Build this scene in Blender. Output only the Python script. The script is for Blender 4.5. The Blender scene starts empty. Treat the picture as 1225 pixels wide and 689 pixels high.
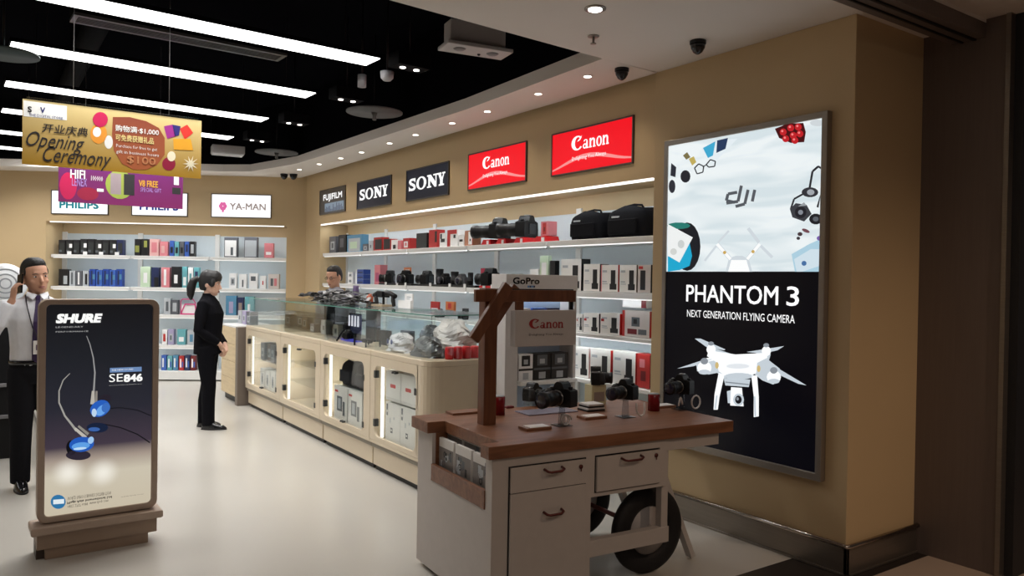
import bpy, bmesh, math, random
from mathutils import Vector, Matrix, Euler
random.seed(7)
R = math.radians
SC = bpy.context.scene
COL = SC.collection
# ------------------------------------------------------------------ camera
YAW, PITCH, ROLL, FPX, EYE = 34.6, -0.55, 0.93, 920.0, 1.6
_y, _p, _r = R(YAW), R(PITCH), R(ROLL)
FW = Vector((math.sin(_y)*math.cos(_p), math.cos(_y)*math.cos(_p), math.sin(_p)))
_R0 = Vector((math.cos(_y), -math.sin(_y), 0)); _U0 = _R0.cross(FW)
RT = _R0*math.cos(_r) + _U0*math.sin(_r); UP = -_R0*math.sin(_r) + _U0*math.cos(_r)
CAM = Vector((0, 0, EYE))
cam = bpy.data.objects.new('camera', bpy.data.cameras.new('camera')); COL.objects.link(cam)
cam.matrix_world = Matrix(((RT.x, UP.x, -FW.x, 0), (RT.y, UP.y, -FW.y, 0), (RT.z, UP.z, -FW.z, EYE), (0, 0, 0, 1)))
cam.data.sensor_width = 36; cam.data.lens = FPX/1225*36; cam.data.clip_start = .05
SC.camera = cam
# ------------------------------------------------------------------ world, exposure, large lamps
w = bpy.data.worlds.new('world'); SC.world = w; w.use_nodes = True
w.node_tree.nodes['Background'].inputs[0].default_value = (.9, .8, .75, 1)
w.node_tree.nodes['Background'].inputs[1].default_value = .03
SC.view_settings.view_transform = 'Standard'; SC.view_settings.look = 'None'
SC.view_settings.exposure = 0.0; SC.view_settings.gamma = 1; SC.view_settings.use_curve_mapping = False
STRIP_E, LED_E, CAB_E = 4.0, 1.4, 1.6
def area(name, loc, rot, sx, sy, power, col=(1, 1, 1), parent=None):
    l = bpy.data.lights.new(name, 'AREA'); l.shape = 'RECTANGLE'; l.size = sx; l.size_y = sy; l.energy = power; l.color = col
    o = bpy.data.objects.new(name, l); COL.objects.link(o); o.location = loc; o.rotation_euler = rot
    if parent: o.parent = parent
    if name == 'strip_light': l.spread = R(135)
    return o
def spot(name, loc, power, col=(1, .86, .7), ang=95, blend=.8, rad=.03, rot=(0, 0, 0)):
    l = bpy.data.lights.new(name, 'SPOT'); l.energy = power; l.color = col; l.spot_size = R(ang); l.spot_blend = blend; l.shadow_soft_size = rad
    o = bpy.data.objects.new(name, l); COL.objects.link(o); o.location = loc; o.rotation_euler = rot
    return o
STRIPS = [(5.53, .16, 2.5), (6.91, .16, 2.5), (8.31, .16, 2.5), (9.69, .16, 2.5), (11.18, .16, 2.3), (12.5, -1.2, .95), (13.55, -1.8, .30)]
# the light each ceiling strip throws down
for (yy, x0, x1) in STRIPS:
    area('strip_light', ((x0+x1)/2, yy, 3.255), (0, 0, R(2.6)), x1-x0, .24, 34*(x1-x0)/2.34, (1, .985, .96))
# tubes of the same kind further left, outside the frame
for yy in (6.9, 9.7): area('strip_light', (-2.6, yy, 3.255), (0, 0, R(2.6)), 2.3, .24, 26, (1, .985, .96))
# niche LED lines
area('led_light', (4.10, 7.4, 2.345), (0, R(-18), 0), .05, 6.6, 13, (.93, .98, 1))
area('mall_fill', (.6, -1.2, 3.38), (0, 0, 0), 3.0, 2.2, 42, (1, .86, .74))  # unseen fill added over the mall to lift the faces turned this way
MALL = spot('mall_fill_spot', (4.2, -.2, 3.35), 130, (1, .72, .52), 140)  # unseen warm spot added to brighten the return wall and column
# the rest of the soffit's downlight row, left of the frame
for x_ in (.9, -.9, -2.6): spot('soffit_spot', (x_, 3.05, 3.08), 20, (1, .93, .86), 120)
# ------------------------------------------------------------------ materials
MATS = {}
def mat(name, col, rough=.5, metal=0., emit=None, es=1., noise=.06, nscale=18., bump=0., coat=0., spec=None, stretch=None):
    if name in MATS: return MATS[name]
    m = bpy.data.materials.new(name); m.use_nodes = True; nt = m.node_tree; N = nt.nodes; L = nt.links
    b = N['Principled BSDF']; MATS[name] = m
    tc = N.new('ShaderNodeTexCoord'); nz = N.new('ShaderNodeTexNoise'); nz.inputs['Scale'].default_value = nscale; nz.inputs['Detail'].default_value = 4
    if stretch:
        mp = N.new('ShaderNodeMapping'); mp.inputs['Scale'].default_value = stretch; L.new(tc.outputs['Object'], mp.inputs[0]); L.new(mp.outputs[0], nz.inputs['Vector'])
    else: L.new(tc.outputs['Object'], nz.inputs['Vector'])
    mx = N.new('ShaderNodeMix'); mx.data_type = 'RGBA'
    mx.inputs[6].default_value = (*[c*(1-noise) for c in col], 1); mx.inputs[7].default_value = (*[min(1, c*(1+noise)) for c in col], 1)
    L.new(nz.outputs[0], mx.inputs[0]); L.new(mx.outputs[2], b.inputs['Base Color'])
    b.inputs['Roughness'].default_value = rough; b.inputs['Metallic'].default_value = metal
    if spec is not None: b.inputs['Specular IOR Level'].default_value = spec
    if coat: b.inputs['Coat Weight'].default_value = coat
    if emit: b.inputs['Emission Color'].default_value = (*emit, 1); b.inputs['Emission Strength'].default_value = es
    if bump:
        bp = N.new('ShaderNodeBump'); bp.inputs['Strength'].default_value = bump; bp.inputs['Distance'].default_value = .01
        L.new(nz.outputs[0], bp.inputs['Height']); L.new(bp.outputs[0], b.inputs['Normal'])
    return m
def lit(name, col, s=1.): # a backlit print: low gloss face that gives off its own light
    return mat(name, tuple(c*.12 for c in col), .3, emit=col, es=s, noise=.02, spec=.25)
def srgb(r, g, b):
    f = lambda c: ((c/255+.055)/1.055)**2.4 if c > 10 else c/255/12.92
    return (f(r), f(g), f(b))
def glassmat(name, tint=(.975, .99, .985), g=1.45):
    m = bpy.data.materials.new(name); m.use_nodes = True; nt = m.node_tree; N = nt.nodes; L = nt.links
    for n in list(N): N.remove(n)
    out = N.new('ShaderNodeOutputMaterial'); t = N.new('ShaderNodeBsdfTransparent'); t.inputs[0].default_value = (*tint, 1)
    gl = N.new('ShaderNodeBsdfGlossy'); gl.inputs['Roughness'].default_value = .03
    fr = N.new('ShaderNodeLayerWeight'); fr.inputs[0].default_value = .5
    pw = N.new('ShaderNodeMath'); pw.operation = 'POWER'; pw.inputs[1].default_value = 4; L.new(fr.outputs['Facing'], pw.inputs[0])
    nz = N.new('ShaderNodeTexNoise'); nz.inputs['Scale'].default_value = 3
    ma = N.new('ShaderNodeMath'); ma.operation = 'MULTIPLY_ADD'; ma.inputs[1].default_value = .02; ma.inputs[2].default_value = .02; L.new(nz.outputs[0], ma.inputs[0])
    ml = N.new('ShaderNodeMath'); ml.operation = 'MULTIPLY_ADD'; ml.inputs[1].default_value = .6; L.new(pw.outputs[0], ml.inputs[0]); L.new(ma.outputs[0], ml.inputs[2])
    mx = N.new('ShaderNodeMixShader'); L.new(ml.outputs[0], mx.inputs[0]); L.new(t.outputs[0], mx.inputs[1]); L.new(gl.outputs[0], mx.inputs[2]); L.new(mx.outputs[0], out.inputs[0])
    MATS[name] = m; return m
def clothmat(name, col, rough=.85): return mat(name, col, rough, noise=.15, nscale=60, bump=.15, spec=.08)
GLASS = glassmat('case_glass'); ACRYL = glassmat('clear_acrylic', (.78, .80, .81), 1.5)
GEDGE = mat('glass_edge', (.12, .30, .24), .2)
BEIGE = mat('beige_paint', (.56, .415, .235), .55, noise=.04, nscale=3)
WHITEP = mat('soffit_paint', (.74, .69, .64), .7, noise=.02, nscale=2)
BLACKC = mat('black_ceiling', (.004, .004, .005), .9, spec=0.)
DUCT = mat('black_duct', (.004, .004, .005), .8, spec=.05)
FLOORM = mat('cream_floor', (.50, .475, .43), .24, noise=.03, nscale=1.2, spec=.5)
GRAN = mat('dark_granite', (.022, .017, .015), .25, noise=.5, nscale=90)
MALLF = mat('mall_floor', (.42, .34, .28), .3, noise=.1, nscale=4)
STEEL = mat('brushed_steel', (.30, .27, .24), .38, .9, noise=.15, nscale=4, stretch=(1, 1, 40))
FRAMEM = mat('frame_metal', (.34, .31, .28), .4, .8)
DARKMET = mat('column_metal', (.17, .135, .12), .5, .35, noise=.12, nscale=3, stretch=(30, 30, 1))
BACKP = mat('back_panel_white', (.66, .74, .79), .35, noise=.02)
SHELFW = mat('shelf_white', (.80, .80, .79), .3, noise=.02)
WHITE = mat('white_lacquer', (.62, .58, .54), .35, noise=.02)
COUNTER = mat('cream_lacquer', (.62, .52, .38), .35, noise=.03, coat=.2)
BLK = mat('black_plastic', (.007, .007, .008), .42, spec=.3)
BLKS = mat('black_gloss', (.010, .010, .012), .12)
BLKC = clothmat('black_nylon', (.008, .008, .010))
RED = mat('red_card', srgb(190, 25, 30), .4)
WCARD = mat('white_card', srgb(225, 222, 218), .5)
GCARD = mat('grey_card', srgb(120, 118, 120), .5)
BLUEC = mat('blue_card', srgb(40, 70, 150), .4)
STRIPM = lit('strip_diffuser', (1, .99, .97), STRIP_E)
LEDM = lit('led_diffuser', (1, 1, .98), LED_E)
CABLED = lit('cabinet_led', (1, .98, .92), CAB_E)
DOWNM = lit('downlight_glow', (1, .9, .78), 7)
def woodmat(name, a, b, scale=(2, 14, 14), rough=.4):
    m = bpy.data.materials.new(name); m.use_nodes = True; nt = m.node_tree; N = nt.nodes; L = nt.links; bs = N['Principled BSDF']
    tc = N.new('ShaderNodeTexCoord'); mp = N.new('ShaderNodeMapping'); mp.inputs['Scale'].default_value = scale
    nz = N.new('ShaderNodeTexNoise'); nz.inputs['Scale'].default_value = 1.6; nz.inputs['Detail'].default_value = 6; nz.inputs['Distortion'].default_value = .8
    cr = N.new('ShaderNodeValToRGB'); cr.color_ramp.elements[0].position = .35; cr.color_ramp.elements[0].color = (*a, 1); cr.color_ramp.elements[1].position = .65; cr.color_ramp.elements[1].color = (*b, 1)
    L.new(tc.outputs['Object'], mp.inputs[0]); L.new(mp.outputs[0], nz.inputs['Vector']); L.new(nz.outputs[0], cr.inputs[0]); L.new(cr.outputs[0], bs.inputs['Base Color'])
    bs.inputs['Roughness'].default_value = rough; MATS[name] = m; return m
WOOD = woodmat('walnut_top', (.16, .062, .028), (.25, .105, .05))
WOODP = woodmat('walnut_post', (.12, .042, .018), (.19, .07, .03), (14, 14, 2))
# ------------------------------------------------------------------ geometry helpers
class MB:
    def __init__(s): s.v = []; s.f = []; s.mi = []; s.sm = []; s.mats = []
    def m(s, mt):
        if mt not in s.mats: s.mats.append(mt)
        return s.mats.index(mt)
    def add(s, vs, fs, mt, smooth=False, M=None):
        o = len(s.v); k = s.m(mt)
        s.v += [tuple(M @ Vector(p)) if M else tuple(p) for p in vs]
        for f in fs: s.f.append([o+i for i in f]); s.mi.append(k); s.sm.append(smooth)
        return s
    def box(s, x0, x1, y0, y1, z0, z1, mt, M=None):
        v = [(x0, y0, z0), (x1, y0, z0), (x1, y1, z0), (x0, y1, z0), (x0, y0, z1), (x1, y0, z1), (x1, y1, z1), (x0, y1, z1)]
        return s.add(v, [(3, 2, 1, 0), (4, 5, 6, 7), (0, 1, 5, 4), (1, 2, 6, 5), (2, 3, 7, 6), (3, 0, 4, 7)], mt, False, M)
    def beam(s, p0, p1, w, d, mt, up=(0, 0, 1)):
        p0 = Vector(p0); p1 = Vector(p1); a = (p1-p0); ln = a.length; a.normalize(); b = Vector(up).cross(a)
        if b.length < 1e-4: b = Vector((1, 0, 0)).cross(a)
        b.normalize(); c = a.cross(b); M = Matrix((( b.x, c.x, a.x, p0.x), (b.y, c.y, a.y, p0.y), (b.z, c.z, a.z, p0.z), (0, 0, 0, 1)))
        return s.box(-w/2, w/2, -d/2, d/2, 0, ln, mt, M)
    def tube(s, pts, r, mt, n=8, cap=True):
        pts = [Vector(p) for p in pts]; k = len(pts); rs = r if isinstance(r, (list, tuple)) else [r]*k
        vs = []; prev = None
        for i, p in enumerate(pts):
            t = (pts[min(i+1, k-1)]-pts[max(i-1, 0)]).normalized()
            if prev is None:
                b = t.cross(Vector((0, 0, 1)));
                if b.length < .05: b = t.cross(Vector((0, 1, 0)))
            else: b = prev - t*prev.dot(t)
            b.normalize(); prev = b; c = t.cross(b)
            q = rs[i]; qa, qb = (q if isinstance(q, tuple) else (q, q))
            for j in range(n):
                a = 2*math.pi*j/n; vs.append(p + b*math.cos(a)*qa + c*math.sin(a)*qb)
        fs = [(i*n+j, i*n+(j+1) % n, (i+1)*n+(j+1) % n, (i+1)*n+j) for i in range(k-1) for j in range(n)]
        if cap: fs += [tuple(range(n-1, -1, -1)), tuple((k-1)*n+j for j in range(n))]
        return s.add(vs, fs, mt, True)
    def rings(s, rg, mt, n=20): # rg: list of (cx,cy,z,rx,ry) stacked ellipses
        vs = []; k = len(rg)
        for (cx, cy, z, rx, ry) in rg:
            for j in range(n):
                a = 2*math.pi*j/n; vs.append((cx+rx*math.cos(a), cy+ry*math.sin(a), z))
        fs = [(i*n+j, i*n+(j+1) % n, (i+1)*n+(j+1) % n, (i+1)*n+j) for i in range(k-1) for j in range(n)]
        fs += [tuple(range(n-1, -1, -1)), tuple((k-1)*n+j for j in range(n))]
        return s.add(vs, fs, mt, True)
    def ell(s, c, r, mt, n=14, M=None):
        if not isinstance(r, tuple): r = (r, r, r)
        vs = [(c[0], c[1], c[2]-r[2])]; h = n//2
        for i in range(1, h):
            ph = math.pi*i/h - math.pi/2
            for j in range(n): a = 2*math.pi*j/n; vs.append((c[0]+r[0]*math.cos(ph)*math.cos(a), c[1]+r[1]*math.cos(ph)*math.sin(a), c[2]+r[2]*math.sin(ph)))
        vs.append((c[0], c[1], c[2]+r[2])); e = len(vs)-1
        fs = [(0, 1+(j+1) % n, 1+j) for j in range(n)] + [(1+i*n+j, 1+i*n+(j+1) % n, 1+(i+1)*n+(j+1) % n, 1+(i+1)*n+j) for i in range(h-2) for j in range(n)]
        fs += [(e, 1+(h-2)*n+j, 1+(h-2)*n+(j+1) % n) for j in range(n)]
        return s.add(vs, fs, mt, True, M)
    def prism(s, poly, y0, y1, mt, M=None): # poly in (x,z), y0 is the front
        n = len(poly); vs = [(x, y0, z) for x, z in poly]+[(x, y1, z) for x, z in poly]
        a = sum(poly[i][0]*poly[(i+1) % n][1]-poly[(i+1) % n][0]*poly[i][1] for i in range(n))
        fr = list(range(n)); bk = list(range(2*n-1, n-1, -1)); sd = [(i, n+i, n+(i+1) % n, (i+1) % n) for i in range(n)]
        if a < 0: fr.reverse(); bk.reverse(); sd = [tuple(reversed(q)) for q in sd]
        return s.add(vs, [fr, bk]+sd, mt, False, M)
    def hprism(s, poly, z0, z1, mt): # poly in (x,y)
        n = len(poly); vs = [(x, y, z0) for x, y in poly]+[(x, y, z1) for x, y in poly]
        a = sum(poly[i][0]*poly[(i+1) % n][1]-poly[(i+1) % n][0]*poly[i][1] for i in range(n))
        if a < 0: poly = poly[::-1]; vs = [(x, y, z0) for x, y in poly]+[(x, y, z1) for x, y in poly]
        return s.add(vs, [tuple(range(n-1, -1, -1)), tuple(range(n, 2*n))]+[(i, (i+1) % n, n+(i+1) % n, n+i) for i in range(n)], mt)
    def frame(s, outer, inner, y0, y1, mt, M=None): # two loops of equal length in (x,z)
        n = len(outer); vs = [(x, y0, z) for x, z in outer]+[(x, y0, z) for x, z in inner]+[(x, y1, z) for x, z in outer]+[(x, y1, z) for x, z in inner]
        fs = []
        for i in range(n):
            j = (i+1) % n
            fs += [(i, j, n+j, n+i), (2*n+j, 2*n+i, 3*n+i, 3*n+j), (i, 2*n+i, 2*n+j, j), (n+j, 3*n+j, 3*n+i, n+i)]
        return s.add(vs, fs, mt, False, M)
    def build(s, name, parent=None, loc=None, rz=None, bev=0, bseg=2):
        me = bpy.data.meshes.new(name); me.from_pydata(s.v, [], s.f)
        for m in s.mats: me.materials.append(m)
        me.polygons.foreach_set('material_index', s.mi); me.polygons.foreach_set('use_smooth', s.sm); me.update()
        o = bpy.data.objects.new(name, me); COL.objects.link(o)
        if parent: o.parent = parent
        if loc is not None: o.location = loc
        if rz is not None: o.rotation_euler = (0, 0, rz)
        if bev:
            b = o.modifiers.new('bevel', 'BEVEL'); b.width = bev; b.segments = bseg; b.limit_method = 'ANGLE'; b.angle_limit = R(40)
        return o
def rrect(x0, x1, z0, z1, r, n=5):
    P = []
    for (cx, cz, a0) in ((x1-r, z0+r, -90), (x1-r, z1-r, 0), (x0+r, z1-r, 90), (x0+r, z0+r, 180)):
        for i in range(n+1): a = R(a0+90*i/n); P.append((cx+r*math.cos(a), cz+r*math.sin(a)))
    return P
def thing(name, label, cat, loc=(0, 0, 0), rz=0, group=None):
    o = bpy.data.objects.new(name, None); COL.objects.link(o); o.location = loc; o.rotation_euler = (0, 0, rz); o.empty_display_size = .1
    o['label'] = label; o['category'] = cat
    if group: o['group'] = group
    return o
def tag(o, label, cat, group=None):
    o['label'] = label; o['category'] = cat
    if group: o['group'] = group
    return o
def struct(o): o['kind'] = 'structure'; return o
def bake(o): # modifiers -> plain mesh
    dg = bpy.context.evaluated_depsgraph_get(); me = bpy.data.meshes.new_from_object(o.evaluated_get(dg)); old = o.data
    o.modifiers.clear(); o.data = me; return o
_tc = {}
def textdata(s, bold=0., shear=0., res=3, space=1.):
    k = (s, bold, shear, res, space)
    if k not in _tc:
        c = bpy.data.curves.new('t', 'FONT'); c.body = s; c.offset = bold; c.shear = shear; c.resolution_u = res; c.fill_mode = 'FRONT'; c.space_character = space
        o = bpy.data.objects.new('t', c); COL.objects.link(o); bpy.context.view_layer.update()
        me = bpy.data.meshes.new_from_object(o.evaluated_get(bpy.context.evaluated_depsgraph_get()))
        _tc[k] = ([v.co.copy() for v in me.vertices], [tuple(p.vertices) for p in me.polygons]); bpy.data.objects.remove(o); bpy.data.curves.remove(c); bpy.data.meshes.remove(me)
    return _tc[k]
def puttext(mb, s, x0, x1, z0, z1, y, mt, bold=0., shear=0., res=3, space=1., fn=None):
    if bold:
        h_ = (z1-z0)*bold; w_ = h_
        for kk, (dx, dz) in enumerate(((-1, -1), (1, -1), (-1, 1), (1, 1), (0, 0))): puttext(mb, s, x0+w_+dx*w_, x1-w_+dx*w_, z0+h_+dz*h_, z1-h_+dz*h_, y-.0003*kk, mt, 0., shear, res, space, fn)
        return
    V, F = textdata(s, 0., shear, res, space)
    if not V: return
    ax, bx = min(v.x for v in V), max(v.x for v in V); ay, by = min(v.y for v in V), max(v.y for v in V)
    vs = []
    for v in V:
        X = x0+(v.x-ax)/(bx-ax)*(x1-x0); Z = z0+(v.y-ay)/(by-ay)*(z1-z0)
        vs.append(fn(X, Z) if fn else (X, y, Z))
    mb.add(vs, F, mt)
def lettering(s, x0, x1, z0, z1, y, mt, parent, name='lettering', **k):
    mb = MB(); puttext(mb, s, x0, x1, z0, z1, y, mt, **k); return mb.build(name, parent)
# a bold slab-serif word drawn from the plain outlines plus slabs
def rect(mb, x0, x1, z0, z1, y, mt, fn=None):
    f = fn or (lambda X, Z: (X, y, Z)); mb.add([f(x0, z0), f(x1, z0), f(x1, z1), f(x0, z1)], [(0, 1, 2, 3)], mt)
def poly(mb, pts, y, mt, fn=None):
    f = fn or (lambda X, Z: (X, y, Z)); a = sum(pts[i][0]*pts[(i+1) % len(pts)][1]-pts[(i+1) % len(pts)][0]*pts[i][1] for i in range(len(pts)))
    p = pts if a > 0 else pts[::-1]; mb.add([f(*q) for q in p], [tuple(range(len(p)))], mt)
def arcband(mb, cx, cz, ro, ri, a0, a1, y, mt, n=24, ox=0., sx=1.):
    # band between ellipse ro=(a,b) and ri=(a,b); ri centre shifted by ox
    o = [(cx+ro[0]*math.cos(R(a0+(a1-a0)*i/n)), cz+ro[1]*math.sin(R(a0+(a1-a0)*i/n))) for i in range(n+1)]
    q = [(cx+ox+ri[0]*math.cos(R(a0+(a1-a0)*i/n)), cz+ri[1]*math.sin(R(a0+(a1-a0)*i/n))) for i in range(n+1)]
    for i in range(n): mb.add([(o[i][0], y, o[i][1]), (o[i+1][0], y, o[i+1][1]), (q[i+1][0], y, q[i+1][1]), (q[i][0], y, q[i][1])], [(0, 1, 2, 3)], mt)
def slab_word_sony(mb, x0, x1, z0, z1, y, mt):
    W = x1-x0; h = z1-z0; q = lambda u, v: (x0+u*W, z0+v*h)
    def P(*pts): poly(mb, [q(*p) for p in pts], y, mt)
    puttext(mb, 'S', x0, x0+.205*W, z0, z1, y, mt, bold=.03)
    P((0, 0), (.022, 0), (.022, .36), (0, .36)); P((.17, .66), (.192, .66), (.192, 1), (.17, 1))
    arcband(mb, x0+.365*W, z0+.5*h, (.145*W, .52*h), (.075*W, .41*h), 0, 360, y, mt)
    P((.53, 0), (.65, 0), (.65, .12), (.615, .12), (.615, .74), (.59, 1), (.53, 1), (.53, .88), (.565, .88), (.565, .12), (.53, .12))
    P((.565, 1), (.635, 1), (.79, .25), (.79, 0), (.74, 0), (.565, .78)); P((.70, .88), (.70, 1), (.82, 1), (.82, .88), (.79, .88), (.79, .12), (.76, .12), (.76, .88))
    P((.815, .88), (.815, 1), (.92, 1), (.92, .88)); P((.94, .88), (.94, 1), (1.02, 1), (1.02, .88))
    P((.83, .95), (.895, .95), (.955, .45), (.955, .2), (.885, .2), (.885, .45)); P((.975, .95), (1.0, .95), (.955, .45), (.92, .45)); P((.85, 0), (.99, 0), (.99, .12), (.85, .12)); P((.885, .1), (.955, .1), (.955, .5), (.885, .5))
def serif_word_c(mb, x0, x1, z0, z1, y, mt):
    W = x1-x0; h = z1-z0
    arcband(mb, x0+.16*W, z0+.5*h, (.165*W, .52*h), (.085*W, .41*h), 42, 322, y, mt, ox=.018*W)
    poly(mb, [(x0+.15*W, z0+.60*h), (x0+.29*W, z0+1.0*h), (x0+.25*W, z0+.72*h), (x0+.20*W, z0+.62*h)], y, mt)
    xh = .66*h
    def n_(a, b):
        w = b-a
        rect(mb, a, a+.42*w, z0, z0+.10*h, y, mt); rect(mb, a+.07*w, a+.32*w, z0, z0+xh, y, mt); poly(mb, [(a, z0+xh*.9), (a+.32*w, z0+xh*1.04), (a+.32*w, z0+xh*.86)], y, mt)
        rect(mb, b-.42*w, b, z0, z0+.10*h, y, mt); rect(mb, b-.35*w, b-.10*w, z0, z0+xh*.72, y, mt)
        arcband(mb, a+.58*w, z0+xh*.68, (.32*w, xh*.32), (.10*w, xh*.14), 0, 180, y, mt, 10, ox=-.04*w)
    a = x0+.315*W; w = .155*W
    rect(mb, a+.58*w, a+.86*w, z0, z0+xh*.75, y, mt); arcband(mb, a+.48*w, z0+xh*.72, (.38*w, xh*.28), (.18*w, xh*.17), 0, 165, y, mt, 10)
    arcband(mb, a+.36*w, z0+xh*.28, (.36*w, xh*.29), (.16*w, xh*.14), 0, 360, y, mt, 14); rect(mb, a+.8*w, a+1.02*w, z0, z0+.09*h, y, mt)
    n_(x0+.485*W, x0+.66*W)
    arcband(mb, x0+.75*W, z0+xh*.5, (.075*W, xh*.54), (.032*W, xh*.40), 0, 360, y, mt, 18)
    n_(x0+.835*W, x0+1.0*W)
# ------------------------------------------------------------------ where a sight line of the photograph meets a real surface
def ray(px, py): return FW + RT*((px-612.5)/FPX) - UP*((py-344.5)/FPX)
def onplane(px, py, P0, n):
    r = ray(px, py); P0 = Vector(P0); n = Vector(n); return CAM + r*((P0-CAM).dot(n)/r.dot(n))
def onz(px, py, z): return onplane(px, py, (0, 0, z), (0, 0, 1))
class Fr: # an upright frame: local x right, y into the wall, z up
    def __init__(s, o, ang):
        s.o = Vector(o); s.a = ang; s.x = Vector((math.cos(ang), math.sin(ang), 0)); s.y = Vector((-math.sin(ang), math.cos(ang), 0))
    def w(s, x, y=0, z=0): return s.o + s.x*x + s.y*y + Vector((0, 0, z))
    def px(s, a, b, y=0): # local (x,z) of the pixel on the plane at depth y
        p = onplane(a, b, s.o+s.y*y, s.y)-s.o; return (p.dot(s.x), p.z)
CW = Fr((4.03, 10.76, 0), R(-90)); BW = Fr((2.45, 12.28, 0), math.atan2(-.509, .861)); DW = Fr((3.95, 3.824, 0), R(-90))
ORD = ['first', 'second', 'third', 'fourth', 'fifth', 'sixth', 'seventh', 'eighth', 'ninth', 'tenth', 'eleventh', 'twelfth']
# ================================================================== the setting
def sbox(name, x0, x1, y0, y1, z0, z1, m, bev=0):
    return struct(MB().box(x0, x1, y0, y1, z0, z1, m).build(name, bev=bev))
sbox('floor', -5, 6, 2.75, 18, -.1, 0, FLOORM)
sbox('trim_1', -5, 6, 2.34, 2.75, -.1, 0, GRAN)
sbox('floor', -5, 8, -4, 2.34, -.1, 0, MALLF)
# --- right wall: sign fascia over a long display niche
g = MB(); g.box(4.03, 4.75, 3.96, 11.6, 2.37, 3.22, BEIGE); g.box(4.03, 4.75, 10.76, 11.6, 0, 2.37, BEIGE)
g.box(4.45, 4.75, 4.04, 10.76, 2.22, 2.37, BEIGE); g.box(4.03, 4.75, 3.9, 4.04, 0, 2.37, BEIGE); g.box(4.5, 4.75, 4.04, 10.76, 0, 2.22, BEIGE)
wr = struct(g.build('wall_right'))
struct(MB().box(3.95, 4.75, 2.43, 3.96, 0, 3.1, BEIGE).build('wall_right_front', bev=.004))
# posts and panels of the niche
for i in range(5):
    y1 = 10.76-i*1.344; y0 = y1-1.344
    p = MB().box(4.452, 4.498, y0+.03, y1-.03, .05, 2.22, BACKP).build('back_panel', wr, bev=.003)
for i in range(6):
    yc = 10.76-i*1.344; MB().box(4.43, 4.5, max(4.04, yc-.035), min(10.76, yc+.035), .05, 2.26, SHELFW).build('upright', wr, bev=.003)
MB().box(4.032, 4.05, 4.06, 10.74, 2.350, 2.369, LEDM).build('led_strip', wr)
# --- back wall, turned about 30 degrees
g = MB(); B = BW
g.box(-1.945, 1.548, 0, .8, 2.37, 3.2, BEIGE); g.box(-2.62, -1.945, 0, .8, 0, 3.2, BEIGE); g.box(1.548, 2.05, 0, .8, 0, 3.2, BEIGE)
g.box(-6, -2.62, 0, .8, 2.37, 3.2, BEIGE); g.box(-1.945, 1.548, .5, .8, 2.22, 2.37, BEIGE); g.box(-6.0, -2.62, .5, .8, 0, 2.37, BACKP)
wb = struct(g.build('wall_back', loc=B.o, rz=B.a))
BSEG = [(-1.945, -.78), (-.78, .385), (.385, 1.548)]
for a, b in BSEG: MB().box(a+.03, b-.03, .5, .55, .1, 2.22, BACKP).build('back_panel', wb, bev=.003)
for a in (-1.91, -.78, .385, 1.515): MB().box(a-.035, a+.035, .47, .54, .1, 2.24, SHELFW).build('upright', wb, bev=.003)
MB().box(-1.9, 1.5, .02, .04, 2.355, 2.369, LEDM).build('led_strip', wb)
lw = area('led_light', B.w(-.2, .08, 2.34), (R(14), 0, B.a), 3.3, .05, 8, (.93, .98, 1))
sbox('wall_left', -4.4, -4.2, 2.3, 16.5, 0, 3.9, BEIGE)
# --- ceilings
near = [(-4.2, 2.08), (4.66, 2.08), (4.66, 3.96), (3.42, 3.93), (1.79, 3.81), (-4.2, 3.38)]
rightp = [(3.42, 3.93), (3.96, 3.96), (3.96, 11.7), (3.15, 11.2), (3.42, 10.0), (3.50, 5.84)]
def bwp(t, d): q = B.w(t, d); return (q.x, q.y)
backp = [(3.15, 11.2), (3.96, 11.7), bwp(1.6, .3), bwp(-7.5, .3), bwp(-7.5, -.5), bwp(.75, -.5)]
for P in (near, rightp, backp):
    struct(MB().hprism(P, 3.1, 3.20, WHITEP).build('ceiling')); struct(MB().hprism(P, 3.20, 3.95, BLACKC).build('ceiling'))
sbox('ceiling', -4.4, 4.8, 2.08, 17.5, 3.95, 4.0, BLACKC)
sbox('trim_2', 3.96, 4.03, 3.96, 11.5, 3.2, 3.26, BLACKC)
sbox('ceiling', -5, 8, -4, 1.95, 3.4, 3.45, mat('mall_ceiling', (.45, .36, .28), .7))
# shop front header rail and the column beside it
g = MB(); g.box(-4.2, 4.66, 2.08, 2.27, 3.02, 3.1, DARKMET); g.box(-4.2, 4.66, 2.13, 2.15, 3.012, 3.03, BLK); g.box(-4.2, 4.66, 2.2, 2.215, 3.012, 3.03, BLK)
struct(g.build('trim_3', bev=.003))
sbox('ceiling', -4.2, 8, 1.7, 2.08, 3.12, 3.2, mat('header_panel', (.60, .55, .5), .6))
col = sbox('wall_column', 4.66, 5.3, 1.97, 2.60, 0, 3.5, DARKMET)
sbox('trim_4', 4.645, 4.70, 1.945, 1.97, 0, 3.5, STEEL)
sbox('wall_mall', 4.70, 8, 1.90, 1.97, 0, 3.5, mat('black_shutter', (.01, .01, .012), .5))
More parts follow.
